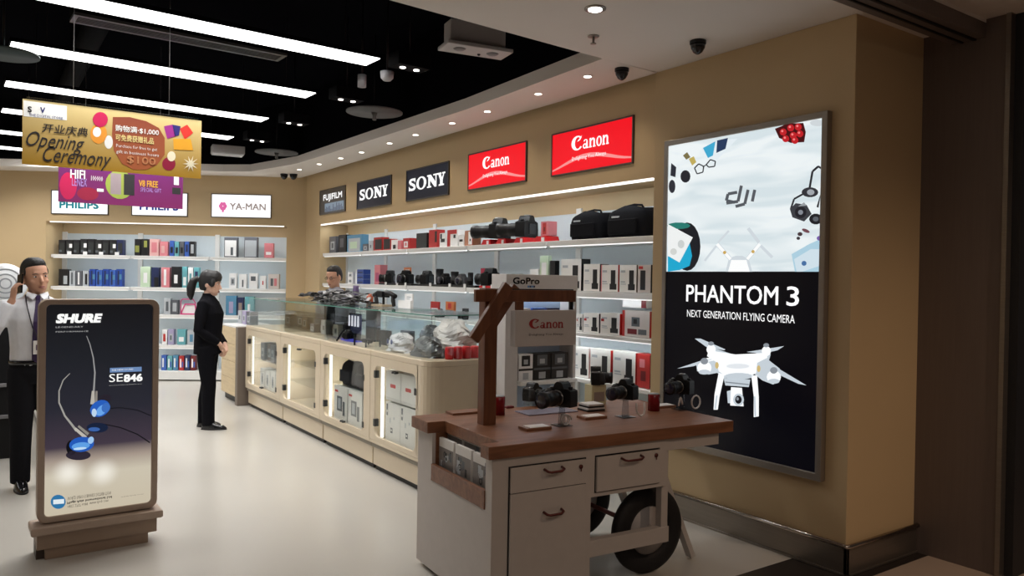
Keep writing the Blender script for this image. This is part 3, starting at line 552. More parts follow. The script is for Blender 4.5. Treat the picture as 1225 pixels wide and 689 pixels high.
bell('balloon_print', 202, 196, 8, 8, mat('print_crimson', srgb(150, 25, 60), .5)); bell('balloon_print', 205, 187, 5, 6, mat('print_cream', srgb(240, 230, 200), .5), 2)
for k in range(5): a = k*math.pi/5; bpoly('sparkle_print', [(228+10*math.cos(a), 196+10*math.sin(a)), (228+1.5*math.cos(a+1.5), 196+1.5*math.sin(a+1.5)), (228-10*math.cos(a), 196-10*math.sin(a)), (228-1.5*math.cos(a+1.5), 196-1.5*math.sin(a+1.5))], mat('print_cream', srgb(240, 230, 200), .5), 2+k)
# purple banner further back
YB2 = 8.6; BN2 = Fr((0, YB2, 0), 0); px0, pzt = BN2.px(70, 196); px1, _ = BN2.px(219, 205); pz = BN2.px(70, 241)[1]
th = thing('hanging_banner', 'purple banner hanging partly hidden behind the yellow one', 'banner', (px0, YB2, pz)); pw_, ph_ = px1-px0, pzt-pz+.12
MB().box(0, pw_, -.004, .004, 0, ph_, ramp_mat('banner_purple_print', srgb(120, 25, 90), srgb(95, 28, 100), 0, .5)).build('sheet', th)
for fx in (.2, .8): MB().tube([(pw_*fx, 0, ph_), (pw_*fx, 0, 3.95-pz)], .0025, mat('wire', (.3, .3, .3), .4, .6), 6).build('wire', th)
def b2(name, a, b, c, d, m, lay=1, ell=False):
    x0, z0 = BN2.px(a, d, -.004); x1, z1 = BN2.px(c, b, -.004); x0 -= px0; x1 -= px0; z0 -= pz; z1 -= pz; mb = MB()
    if ell: poly(mb, [((x0+x1)/2+(x1-x0)/2*math.cos(i*.35), (z0+z1)/2+(z1-z0)/2*math.sin(i*.35)) for i in range(18)], -.0045-.0005*lay, m)
    else: rect(mb, x0, x1, z0, z1, -.0045-.0005*lay, m)
    return mb.build(name, th)
def b2t(s_, a, b, c, d, m, **k):
    x0, z0 = BN2.px(a, d, -.004); x1, z1 = BN2.px(c, b, -.004); lettering(s_, x0-px0, x1-px0, z0-pz, z1-pz, -.0065, m, th, **k)
b2('sunburst_print', 71, 207, 92, 238, mat('print_magenta', srgb(190, 20, 80), .5), 1, True); b2('flower_print', 92, 225, 118, 239, mat('print_crimson', srgb(190, 40, 60), .5), 1, True)
b2('green_disc_print', 126, 205, 160, 237, mat('print_lime', srgb(150, 165, 70), .5), 1, True); b2('phone_print', 132, 208, 145, 232, mat('print_grey', srgb(150, 135, 140), .5), 2); b2('phone_print', 148, 209, 161, 233, INK, 2)
b2t('HIFI', 84, 204, 102, 213, PW, bold=.02); b2t('LENEX', 86, 214, 104, 222, mat('print_lilac', srgb(170, 140, 210), .5)); b2t('100000', 109, 211, 123, 216, PW, res=1); b2('white_tab', 116, 226, 124, 229, PW)
b2t('V8 FREE', 166, 217, 189, 223, mat('print_gold', srgb(215, 160, 50), .5), bold=.02); b2t('SPECIAL GIFT', 168, 226, 193, 229, mat('print_lilac', srgb(170, 140, 210), .5), res=1); b2('camera_print', 206, 225, 216, 232, INK); b2('phone_print', 208, 210, 214, 221, PW)
# ================================================================== display counters
KF = Fr((2.68, 9.63, 0), R(-90)); KB = [0, 1.33, 2.53, 3.68, 4.70]; KD = .66
HINGE = mat('hinge_black', (.02, .02, .02), .4); INNER = mat('cabinet_inner', (.72, .68, .60), .5, noise=.02)
KL = ['farthest cream glass-door display counter, nearest the woman', 'second cream display counter from the far end, with empty glass shelves', 'third cream display counter, holding dark bags over white boxes', 'nearest cream display counter with rounded corner, holding white cartons']
def tray(th, pts, z0, z1, m, name): return MB().hprism(pts, z0, z1, m).build(name, th, bev=.006)
for i in range(4):
    a, b = KB[i], KB[i+1]; L_ = b-a; last = i == 3
    th = thing('display_counter', KL[i], 'counter', KF.w(a, 0, 0), KF.a, 'cream display counters'); g = .004
    out = [(g, 0), (L_-g, 0), (L_-g, KD), (g, KD)]
    if last: out = [(g, 0)]+[(L_-.12+.12*math.sin(R(t)), .12-.12*math.cos(R(t))) for t in range(0, 91, 15)]+[(L_, KD), (g, KD)]
    def inset(P, d, dx=0): return [(min(max(x, g+dx), L_-g-dx) if not last else (x if x < L_-.13 else x-d), max(y, d)) for x, y in P]
    tray(th, out, .955, 1.0, COUNTER, 'deck'); tray(th, out, .235, .265, COUNTER, 'base_board'); tray(th, inset(out, .035, .01), .045, .195, COUNTER, 'kick_drawer'); tray(th, inset(out, .06, .03), .0, .05, BLK, 'foot'); tray(th, inset(out, .02, 0), .195, .235, mat('recess_grey', (.28, .25, .2), .5), 'rail')
    d0, d1 = (.10, L_-.13) if not last else (.09, L_-.20); 
    if last: # side and rounded corner panel
        P2 = [(d1+.02, 0)]+[(L_-.12+.12*math.sin(R(t)), .12-.12*math.cos(R(t))) for t in range(0, 91, 15)]+[(L_, KD), (d1+.02, KD)]; MB().hprism(P2, .265, .955, COUNTER).build('end_panel', th)
    else: MB().box(L_-g-.02, L_-g, .02, KD, .265, .955, COUNTER).build('side_panel', th)
    MB().box(g, g+.02, .02, KD, .265, .955, COUNTER).build('side_panel', th); MB().box(g, L_-g, KD-.02, KD, .265, .955, INNER).build('rear_panel', th)
    xr = L_-g if not last else d1+.03
    o_ = rrect(g, xr, .265, .955, .001); n_ = rrect(d0, d1, .30, .885, .06); MB().frame(o_, n_, 0, .022, COUNTER).build('door_frame', th)
    dr = thing('x', '', ''); bpy.data.objects.remove(dr)
    door = MB().box(d0-.01, d1+.01, .024, .029, .29, .895, GLASS).build('door_glass', th)
    for hz in (.38, .78):
        MB().box(d0-.012, d0+.022, -.004, .03, hz, hz+.06, HINGE).build('hinge', door)
        if hz > .5 or i < 3: MB().box(d1-.022, d1+.012, -.004, .03, hz-.05, hz+.0, HINGE).build('hinge', door)
    kz = .86 if i in (1, 3) else .31
    for kx in (-.022, .022): MB().tube([((d0+d1)/2+kx, .02, kz), ((d0+d1)/2+kx, -.012, kz)], .009, HINGE, 8).build('knob', door)
    MB().box(d0+.025, d0+.06, .045, .06, .29, .89, CABLED).build('led_bar', th)
    area('cabinet_light', (0, 0, 0), (0, 0, 0), .04, .55, 1.1, (1, .97, .9), th).matrix_local = Matrix.Translation((d0+.10, .09, .6)) @ Euler((R(90), 0, R(35))).to_matrix().to_4x4()
    for sz in ((.60,) if i != 1 else (.48, .68)): MB().box(g+.02, xr-.02, .08, KD-.03, sz, sz+.008, GLASS).build('glass_shelf', th)
    # glass case on top
    gx1 = L_-g if not last else L_-.03
    c = thing('glass_case', ['small glass case on the farthest counter', 'glass case holding papers on the second counter', 'glass case with the blue-lit stand on the third counter', 'long low glass case full of plastic bags on the nearest counter'][i], 'display case', KF.w(a, 0, 1.0), KF.a, 'glass cases on the counters')
    H2 = .33; y0c, y1c = .03, KD-.04
    MB().box(g+.006, gx1, y0c, y0c+.006, 0, H2, GLASS).build('front_pane', c); MB().box(g+.006, gx1, y1c-.006, y1c, 0, H2, GLASS).build('rear_pane', c)
    for sx in (g+.006, gx1-.006): MB().box(sx, sx+.006, y0c+.006, y1c-.006, 0, H2, GLASS).build('side_pane', c)
    tp = MB().box(g, gx1+.006, y0c-.004, y1c+.004, H2, H2+.008, GLASS).build('top_pane', c)
    MB().box(g, gx1+.006, y0c-.007, y0c-.004, H2, H2+.008, GEDGE).build('polished_edge', tp); MB().box(gx1+.006, gx1+.009, y0c-.004, y1c+.004, H2, H2+.008, GEDGE).build('polished_edge', tp)
    if i < 2: # lower glass shelf inside the case
        MB().box(g+.02, gx1-.02, y0c+.15, y1c-.01, .17, .176, GLASS).build('glass_shelf', c)
# ---- generic boxed goods: a carton with flat printed front
def carton(name, label, cat, loc, rz, w_, d_, h, body, prints=(), side=None, group=None, z=0, lid=None):
    mb = MB(); mb.box(-w_/2, w_/2, 0, d_, 0, h, body)
    if side: mb.box(w_/2, w_/2+.0008, .001, d_-.001, .001, h-.001, side); mb.box(-w_/2-.0008, -w_/2, .001, d_-.001, .001, h-.001, side)
    for k, (a, b, c, d, m) in enumerate(prints): rect(mb, -w_/2+a*w_, -w_/2+c*w_, b*h, d*h, -.0006-.0002*k, m)
    o = mb.build(name, loc=loc, rz=rz); return tag(o, label, cat, group)
# dark bags and cartons inside counters
c3 = KF.w(KB[2], 0, 0)
def softbag(name, label, fr, u, y, z, w_, d_, h, m, group=None, patch=None, bulge=.0):
    th = thing(name, label, 'bag', fr.w(u, y, z), fr.a, group); N_ = 10; mb = MB(); vs = []; rg = []
    for k in range(7):
        t = k/6; s_ = 1-.06*abs(2*t-1)**3-(.10*max(0, t-.7)/.3)**1
        rg.append((t*h + 0, s_))
    n = 24
    for zz, s_ in rg:
        for j in range(n):
            a = 2*math.pi*j/n; ca, sa = math.cos(a), math.sin(a); e = .35; x = math.copysign(abs(ca)**e, ca)*w_/2*s_; yy_ = math.copysign(abs(sa)**e, sa)*d_/2*s_
            vs.append((x, yy_, zz + (.02*math.sin(x/w_*6+1) if zz > h*.9 else 0)))
    fs = [(i*n+j, i*n+(j+1) % n, (i+1)*n+(j+1) % n, (i+1)*n+j) for i in range(6) for j in range(n)]+[tuple(range(n-1, -1, -1)), tuple(6*n+j for j in range(n))]
    mb.add(vs, fs, m, True); mb.build('body', th)
    MB().box(-w_*.38, w_*.38, -d_/2-.02, -d_/2+.01, h*.12, h*.62, m).build('pocket', th, bev=.008)
    mb = MB(); mb.rings([(0, 0, h*.80, w_*.515, d_*.515), (0, 0, h*.82, w_*.515, d_*.515)], BLK, 4)
    MB().tube([(-w_*.25, 0, h*.97), (-w_*.2, 0, h*1.1), (0, 0, h*1.14), (w_*.2, 0, h*1.1), (w_*.25, 0, h*.97)], .009, m, 8).build('handle', th)
    if patch: MB().box(-w_*.30, -w_*.10, -d_/2-.006, -d_/2+.01, h*.68, h*.74, patch).build('name_patch', th)
    return th
DBAG = clothmat('charcoal_nylon', (.03, .03, .035))
for k in range(2): softbag('camera_bag', 'dark padded bag inside the third counter, %s one' % ['left', 'right'][k], KF, KB[2]+.40+.34*k, .24, .61, .32, .28, .22, DBAG, 'dark bags inside the third counter')
WCT = mat('carton_white', srgb(232, 230, 226), .45); RP = mat('print_red', srgb(205, 40, 35), .5); GP = mat('print_grey_ink', srgb(90, 95, 100), .5); LP = mat('print_light_grey', srgb(175, 180, 185), .5)
for k in range(2): carton('product_carton', 'white carton with a dark product print inside the third counter, %s one' % ['left', 'right'][k], 'box', KF.w(KB[2]+.37+.33*k, .06, .27), KF.a, .31, .3, .325, WCT, [(.22, .3, .62, .72, GP), (.3, .36, .5, .66, LP), (.05, .82, .3, .88, RP), (.66, .2, .82, .6, GP)], group='white cartons inside the third counter')
for k in range(2): 
    carton('product_carton', 'upper white carton with red bar inside the nearest counter, %s one' % ['left', 'right'][k], 'box', KF.w(KB[3]+.315+.27*k, .06, .61), KF.a, .265, .3, .24, WCT, [(.3, .45, .66, .57, RP)], group='upper white cartons inside the nearest counter')
    carton('product_carton', 'lower white carton with a drone print inside the nearest counter, %s one' % ['left', 'right'][k], 'box', KF.w(KB[3]+.315+.27*k, .06, .27), KF.a, .265, .3, .325, WCT, [(.05, .66, .16, .95, GP), (.07, .74, .14, .80, WCT), (.35, .25, .5, .38, GP), (.3, .5, .36, .62, LP), (.55, .6, .62, .66, LP), (.38, .3, .46, .34, WCT)], group='lower white cartons inside the nearest counter')
rr = random.Random(5)
TAN = mat('print_skin_tan', srgb(190, 165, 145), .5)
for k in range(4):
    carton('product_box', 'grey patterned box on the glass shelf inside the farthest counter, %s from the left' % nth(k), 'box', KF.w(.36+.19*k, .10+.02*(k % 2), .609), KF.a, .15, .12, .20, [GCARD, mat('card_brown', srgb(120, 105, 90), .5)][k % 2], [(.2, .2, .8, .7, LP), (.3, .3, .6, .5, GP)], group='grey boxes inside the farthest counter')
    carton('product_box', 'white box standing low inside the farthest counter, %s from the left' % nth(k), 'box', KF.w(.36+.2*k, .10, .27), KF.a, .17, .12, .23, WCT, [(.3, .2, .7, .75, LP), (.4, .3, .6, .6, GP)], group='white boxes inside the farthest counter')
# ================================================================== goods on the camera wall
def cwbox(px0, px1, pyt, zsh, label, body, prints=(), side=None, group=None, dep=.10, y=.10, name='product_box', cat='box', fr=CW, d=.10, thin=None):
    py = 300
    u0 = fr.px(px0, pyt, y)[0]; u1, zt = fr.px(px1, pyt, y); zt = fr.px((px0+px1)/2, pyt, y)[1]
    return carton(name, label, cat, fr.w((u0+u1)/2, y, zsh+.0015), fr.a, (u1-u0)*.96, d, max(.03, zt-zsh), body, prints, side, group)
M_ = lambda n, c, r=.45: mat(n, srgb(*[v*.8+sum(c)/3*.2 for v in c]), r)
CB, CG, CR_, CP, CBK = M_('card_sky', (70, 135, 175)), M_('card_slate', (90, 92, 100)), M_('card_red', (200, 35, 32)), M_('card_pink', (225, 120, 130)), M_('card_black', (25, 25, 28))
CN, CT, CL, CY, CDR = M_('card_navy', (30, 42, 90)), M_('card_teal', (90, 170, 180)), M_('card_lilac', (160, 150, 190)), M_('card_pale_green', (190, 215, 180)), M_('card_dark_red', (120, 20, 25))
CWH, COR, CBL, CBR = M_('card_bright_white', (235, 235, 235)), M_('card_orange', (215, 110, 50)), M_('card_royal_blue', (45, 90, 190)), M_('card_taupe', (150, 130, 115))
dev = [(.58, .12, .85, .80, CBK), (.52, .08, .92, .30, CBK), (.08, .72, .35, .80, LP), (.08, .35, .35, .40, LP), (.08, .28, .40, .31, LP)]
pic = [(.2, .2, .8, .7, LP), (.35, .3, .65, .6, GP)]
def lensbox(b): return [(.15, .15, .85, .6, b), (.3, .25, .7, .5, CBK)]
TOPS = 1.95
g_ = 'boxed cameras on the top shelf of the camera wall'
for (a, b, t, m, p, l) in [
    (394, 402, 283, CG, pic, 'slim grey box at the far left end of the top shelf'), (405, 414, 281, CBK, [(.2, .3, .7, .8, CG)], 'slim dark box second on the top shelf'),
    (415, 433, 281, CB, [(.1, .05, .9, .8, LP), (.2, .2, .7, .6, CY)], 'wide sky blue box on the far left of the top shelf'), (434, 440, 292, CG, pic, 'small grey box right of the sky blue box'),
    (441, 446, 288, LP, pic, 'small pale box left of the red and black boxes'), (447, 457, 284, CR_, [(.15, .1, 1, .85, CBK)], 'left red and black camera box, first of the adjoining pair'), (458, 467, 286, CR_, [(.12, .1, 1, 1, CBK)], 'right red and black camera box, second of the adjoining pair'),
    (468, 475, 287, CWH, [(.3, .1, .8, .5, CBK)], 'white box with black camera print right of the red pair'), (476, 480, 288, CP, [], 'thin pink edged box on top shelf'), (482, 490, 285, CR_, [(.15, .15, .75, .7, CWH), (.3, .3, .6, .6, CP)], 'red box with a white window before the second upright'),
    (498, 511, 279, CBK, [(.05, .05, .95, .95, M_('card_charcoal', (45, 48, 48)))], 'square charcoal box, start of the second group on the top shelf'), (513, 523, 275, CR_, [(.75, .3, 1, .9, CBK)], 'tall bright red box on the top shelf'),
    (526, 533, 279, CWH, [(.2, .35, .9, .6, CBK), (.1, .6, .4, .95, CBK)], 'white box with black camera print between red boxes'), (535, 548, 275, CWH, [(0, 0, .3, 1, CR_), (.3, .75, .9, 1, CR_), (.6, .5, .8, .7, CBK)], 'white and red box with a stepped red band'),
    (549, 555, 281, CWH, [(.1, .4, .8, .6, CBK)], 'small white box left of tan and red box'), (556, 566, 276, M_('card_tan', (190, 120, 85)), [(.45, .08, .9, .92, CWH), (.6, .3, .75, .45, CBK), (.92, 0, 1, 1, CR_)], 'tan and white box with a thin red edge')]:
    cwbox(a, b, t, TOPS, l, m, p, group=g_)
# ---- camera builder (local: lens axis along -y unless turned)
LENSG = mat('lens_glass', (.02, .02, .04), .05, spec=.8); RUB = mat('black_rubber', (.018, .018, .018), .75, bump=.3, nscale=120); SILV = mat('silver_trim', (.45, .45, .45), .3, .8)
def camera_thing(label, loc, rz, s=1., lens=.10, group=None, parts=True, tilt=0., cat='camera', body=None):
    body = body or BLK; th = thing('camera', label, cat, loc, rz, group)
    th.rotation_euler = (tilt, 0, rz)
    if parts is False:
        mb = MB(); mk = lambda n: mb; fin = lambda n, b=0, p=None: None
    mbs = {}
    def G(n): return mbs.setdefault(n if parts else 'body', MB())
    b = G('body'); b.prism([(-.068*s, 0), (.068*s, 0), (.070*s, .03*s), (.068*s, .078*s), (.045*s, .086*s), (-.045*s, .088*s), (-.066*s, .08*s), (-.070*s, .04*s)], -.030*s, .030*s, body)
    G('grip').rings([(-.052*s, -.036*s, .004*s, .019*s, .022*s), (-.052*s, -.038*s, .03*s, .021*s, .026*s), (-.052*s, -.036*s, .07*s, .019*s, .022*s), (-.052*s, -.030*s, .082*s, .013*s, .014*s)], RUB, 12)
    G('viewfinder').prism([(-.034*s, .082*s), (.034*s, .082*s), (.022*s, .108*s), (.012*s, .116*s), (-.012*s, .116*s), (-.022*s, .108*s)], -.034*s, .034*s, body); G('viewfinder').box(-.014*s, .014*s, -.008*s, .02*s, .114*s, .12*s, SILV)
    lb = G('lens'); z = .042*s; y = -.03*s; lb.tube([(0, y, z), (0, y-.012*s, z), (0, y-.014*s, z), (0, y-lens*.45*s, z), (0, y-lens*.47*s, z), (0, y-lens*.8*s, z), (0, y-lens*.82*s, z), (0, y-lens*s, z)], [.033*s, .033*s, .036*s, .037*s, .035*s, .035*s, .038*s, .039*s], body, 18)
    lb.tube([(0, y-.013*s, z), (0, y-.017*s, z)], .0372*s, SILV, 18)
    fg = G('front_glass'); fg.tube([(0, y-lens*s-.0005, z), (0, y-lens*s-.002*s, z)], [.031*s, .028*s], LENSG, 16)
    mb_ = G('mode_dial'); mb_.tube([(.048*s, 0, .084*s), (.048*s, 0, .095*s)], .011*s, body, 12); mb_.tube([(-.05*s, -.02*s, .084*s), (-.05*s, -.02*s, .09*s)], .007*s, SILV, 10)
    G('rear_screen').box(-.04*s, .025*s, .03*s, .034*s, .015*s, .07*s, BLKS)
    for n, m in mbs.items(): m.build(n, th, bev=.0025*s if n in ('body', 'viewfinder') and parts else 0)
    return th
REDSTAND = mat('red_stand', srgb(200, 22, 30), .4)
def ux(fr, px, py, y): return fr.px(px, py, y)[0]
for i, (px, d, l) in enumerate([(592, .19, 'long-lens black camera on the top shelf, left of two'), (624, .19, 'long-lens black camera on the top shelf, right of two')]):
    u = ux(CW, px+6, 277, .2); camera_thing(l, CW.w(u, .2, 2.012), CW.a-R(68), 1.75, d*.8, 'long-lens cameras on the top shelf', parts=False)
for i, px in enumerate([583, 601, 623, 648]):
    u = ux(CW, px, 290, .12); w_ = .09 if i < 3 else .11
    g = MB(); g.prism([(-w_, 0), (w_, 0), (w_*.8, .052), (-w_*.5, .052)], 0, .14, REDSTAND); g.box(w_*.2, w_*.6, -.003, 0, .005, .04, CWH); tag(g.build('display_stand', loc=CW.w(u, .10, 1.952), rz=CW.a), 'low red display stand on the top shelf, %s from the left' % nth(i), 'stand', 'red stands on the top shelf')
cwbox(647, 656, 265, 1.952+.055, 'red and pink box standing on the rightmost red stand', CP, [(.25, .1, .75, .9, CR_), (.4, .3, .6, .6, CDR)], y=.12)
for i, (px, t, w_, l) in enumerate([(709, 249, .40, 'left black padded camera bag on the top shelf of the right bay'), (757, 246, .43, 'right black padded camera bag on the top shelf, beside the wall end')]):
    u = ux(CW, px, 265, .22); softbag('camera_bag', l, CW, u, .235, 1.952, w_, .24, .225 if i == 0 else .235, BLKC, 'black camera bags on the top shelf', patch=LP)
# ---- second level
Z2 = 1.522; g2 = 'boxed flashes on the second shelf'
for k in range(3): carton('product_box', 'flat blue box stacked at the far left of the second shelf, %s of its stack' % ['bottom', 'middle', 'top'][k], 'box', CW.w(ux(CW, 430, 330, .12), .12, Z2+.001+.065*k), CW.a, .26, .10, .063, BLUEC, [(0, 0, .2, 1, CWH), (.3, .2, .9, .5, CN)], group='stacked blue boxes')
for k in range(2): carton('product_box', 'flat white packet left of the blue stack, %s one' % ['lower', 'upper'][k], 'box', CW.w(ux(CW, 419, 330, .12), .12, Z2+.001+.08*k), CW.a, .16, .08, .078, CWH, pic, group='white packets by the blue stack')
cwbox(448, 455, 317, Z2, 'tall pink packet standing beside the small black camera', CP, [(.2, .15, .8, .6, M_('card_magenta', (190, 60, 110)))])
TRAYB = mat('black_tray', (.012, .012, .012), .3)
def trayt(a, b, z, m, l, grp=None, d=.16, y=.08, h=.022):
    u0, u1 = ux(CW, a, 340, y), ux(CW, b, 340, y); g = MB(); g.box(-(u1-u0)/2, (u1-u0)/2, 0, d, 0, h, m)
    th = g.build('display_tray', loc=CW.w((u0+u1)/2, y, z+.001), rz=CW.a, bev=.003); tag(th, l, 'tray', grp)
    for t in (.25, .6, .85): 
        x = -(u1-u0)/2+(u1-u0)*t; MB().box(x-.02, x+.02, -.012, -.004, .0, .035, CWH).build('price_card', th)
    return z+h+.0015
zt = trayt(453, 492, Z2, TRAYB, 'left black display tray on the second shelf')
camera_thing('small black camera on the left black tray, left of two', CW.w(ux(CW, 467, 330, .16), .16, zt), CW.a-R(40), 1.35, .07, parts=False); camera_thing('small black camera under the orange card on left black tray', CW.w(ux(CW, 486, 330, .16), .16, zt), CW.a+R(15), 1.35, .05, parts=False)
cwbox(483, 492, 320, Z2+.13, 'orange price card standing behind the left black tray', COR, [(.2, .3, .8, .7, CWH)], y=.24, d=.006, name='price_card', cat='card')
zt = trayt(500, 568, Z2, TRAYB, 'long black display tray in the middle of the second shelf')
camera_thing('black camera at the left end of the long black tray', CW.w(ux(CW, 511, 330, .16), .16, zt), CW.a-R(60), 1.3, .07, parts=False)
def lens(label, loc, h, r, grp=None):
    th = thing('camera_lens', label, 'lens', loc, 0, grp); MB().tube([(0, 0, 0), (0, 0, h*.1), (0, 0, h*.12), (0, 0, h*.5), (0, 0, h*.52), (0, 0, h*.9), (0, 0, h)], [r*.85, r*.9, r*.95, r, r*.93, r*.97, r], BLK, 18).build('barrel', th); MB().tube([(0, 0, h*.3), (0, 0, h*.42)], r*1.01, RUB, 18).build('focus_ring', th); MB().tube([(0, 0, h), (0, 0, h+.002)], r*.8, LENSG, 16).build('front_glass', th)
lens('tall black lens standing on the long tray, left one', CW.w(ux(CW, 526, 330, .16), .16, zt), .17, .045); lens('black lens standing on the long tray, right of the middle camera', CW.w(ux(CW, 544, 330, .16), .16, zt), .14, .045)
camera_thing('black camera between the two standing lenses', CW.w(ux(CW, 534, 330, .18), .17, zt), CW.a, 1.05, .05, parts=False); camera_thing('compact grey camera near the right end of the long tray', CW.w(ux(CW, 553, 330, .16), .16, zt), CW.a+R(10), 1.0, .04, parts=False, body=M_('camera_grey', (80, 80, 84)))
lens('slim black lens at the right end of the long tray', CW.w(ux(CW, 563, 330, .16), .16, zt), .13, .03)
zt = trayt(573, 601, Z2, REDSTAND, 'red display tray left of the white box sign')
camera_thing('black camera with strap on the red tray', CW.w(ux(CW, 587, 330, .16), .16, zt), CW.a-R(70), 1.5, .08, parts=False)
cwbox(575, 583, 321, Z2+.03, 'crimson card behind the camera on the red tray', M_('card_crimson', (190, 30, 60)), y=.26, d=.006, name='price_card', cat='card')
for k, px in enumerate((602, 613, 623)): camera_thing('compact silver and black camera in the row right of the red tray, %s from left' % nth(k), CW.w(ux(CW, px, 330, .22), .22, Z2+.03), CW.a-R(15), .95, .04, 'compact cameras on second shelf', parts=False, body=[M_('camera_grey', (80, 80, 84)), SILV, M_('camera_grey', (80, 80, 84))][k])
tag(MB().box(-.17, .28, 0, .16, 0, .028, SHELFW).build('display_tray', loc=CW.w(ux(CW, 613, 330, .15), .15, Z2+.001), rz=CW.a, bev=.003), 'white riser under the compact silver cameras', 'tray')
cwbox(646, 656, 306, Z2, 'pale green leaflet box standing above the white box sign', CY, [(.2, .2, .8, .8, CWH)], d=.04); cwbox(658, 664, 312, Z2, 'thin black box beside pale green one', CBK, d=.05); cwbox(634, 644, 322, Z2, 'small white gadget box above the white box sign', CWH, [(.3, .2, .7, .6, GP)])
for i, (a, b, t) in enumerate([(671, 696, 310), (698, 718, 316), (719, 740, 317), (741, 777, 317)]):
    b = min(b, 779) if i < 3 else 762
    cwbox(a, b, t, Z2, ['tall white flash box with black side, left of the row under bags', 'white flash box, second in the row under the bags', 'white flash box with a red edge, third in the row under the bags', 'white flash box, fourth in the row under the bags'][i], WCT, dev + ([(0, 0, .05, 1, CP)] if i == 2 else []), side=[CBK, CBK, RP, CBR][i], group=g2)
cwbox(763, 779, 317, Z2, 'grey white flash box at the right end under the bags', M_('card_warm_white', (205, 195, 190)), [(.2, .1, .6, .8, CBK), (.05, .85, .4, .95, CR_)], side=CBK)
# ---- third and lowest levels of the right bays
Z3, Z4 = 1.182, .802
for i, (a, b, l) in enumerate([(690, 697, 'narrow white box at the left of third shelf'), (698, 717, 'white flash box with red mark, second on the third shelf'), (718, 742, 'white flash box, third on the third shelf'), (744, 778, 'wide grey and red box at the right end of the third shelf')]):
    cwbox(a, b, [376, 375, 375, 372][i], Z3, l, WCT if i < 3 else M_('card_warm_white', (205, 195, 190)), (dev + [(.04, .6, .2, .72, CR_)]) if i < 3 else [(0, 0, .1, 1, CR_), (.35, .4, .65, .75, GP), (.2, .1, .55, .3, CDR), (.6, .1, .9, .3, GP), (.42, .5, .55, .68, CBK)], side=[None, CBK, RP, RP][i])
carton('product_box', 'flat white box with red end lying on the wide grey and red box', 'box', CW.w(ux(CW, 762, 365, .14), .11, 1.182+.225), CW.a, .26, .1, .06, CWH, [(.8, 0, 1, 1, CDR)])
for i, (a, b, l) in enumerate([(684, 705, 'white flash box, first on the lowest visible shelf'), (706, 731, 'white flash box, second on the lowest visible shelf'), (733, 761, 'white flash box, third on the lowest visible shelf'), (762, 778, 'bright red box at the right end of the lowest visible shelf')]):
    cwbox(a, b, [416, 418, 421, 424][i], Z4, l, WCT if i < 3 else CR_, dev if i < 3 else [(.2, .6, .6, .85, CP), (.3, .2, .7, .5, CDR)], side=[None, RP, RP, CDR][i])
# things on the third level of the middle bays, seen over the counters
cwbox(515, 525, 361, Z3+.03, 'small red and white packet on the third shelf of the middle bay', CR_, [(.1, .2, .9, .5, CWH)], d=.02); cwbox(533, 543, 361, Z3+.03, 'small orange and black packet on the third shelf of the middle bay', COR, [(0, 0, 1, .4, CBK), (.3, .5, .7, .9, CR_)], d=.03)
camera_thing('tiny dark camera on third shelf beside the orange packet', CW.w(ux(CW, 557, 366, .16), .16, Z3+.002), CW.a-R(30), 1.0, .05, parts=False); camera_thing('tiny dark camera on third shelf below the orange packet', CW.w(ux(CW, 529, 369, .16), .13, Z3+.002), CW.a-R(70), .8, .05, parts=False)
for k in range(6): carton('paperback', 'purple backed book lying on the lowest shelf of middle bay, %s of the heap' % nth(k), 'book', CW.w(ux(CW, 555+(k % 3)*9, 385, .12), .10, Z4+.001+(k//3)*.052), CW.a, .11, .14, .05, [M_('card_purple', (110, 70, 150)), CL, M_('card_magenta', (190, 60, 110))][(k+k//3) % 3], [(.1, .3, .9, .6, CWH)], group='purple books behind the counters')
# ================================================================== goods on the back wall
def bw(level, a, b, t, label, body, prints=(), grp=None, **k): return cwbox(a, b, t, level, label, body, prints, group=grp, fr=BW, y=.2, d=.09, **k)
Z = [1.887, 1.412, 1.002, .542, .152]
g = 'black shaver boxes on the top shelf'
for k in range(9): bw(Z[0], 70+k*8.7, 78.2+k*8.7, 287-(k in (3, 4)), 'black boxed shaver on top shelf of the left bay, %s from the left' % nth(k), CBK if k < 8 else CN, [(.15, .1, .85, .8, M_('card_charcoal', (45, 48, 48))), (.1, .15, .5, .3, GP)] + ([(.5, .45, .95, .72, CWH)] if k % 2 else []), g)
for k in range(4): tag(MB().box(-.03, .03, 0, .004, 0, .045, CWH).build('price_card', loc=BW.w(ux(BW, 83+k*19, 300, .17), .165, Z[0]+.001), rz=BW.a), 'small white price card before black shaver boxes, %s from the left' % nth(k), 'card', 'price cards on the top shelf')
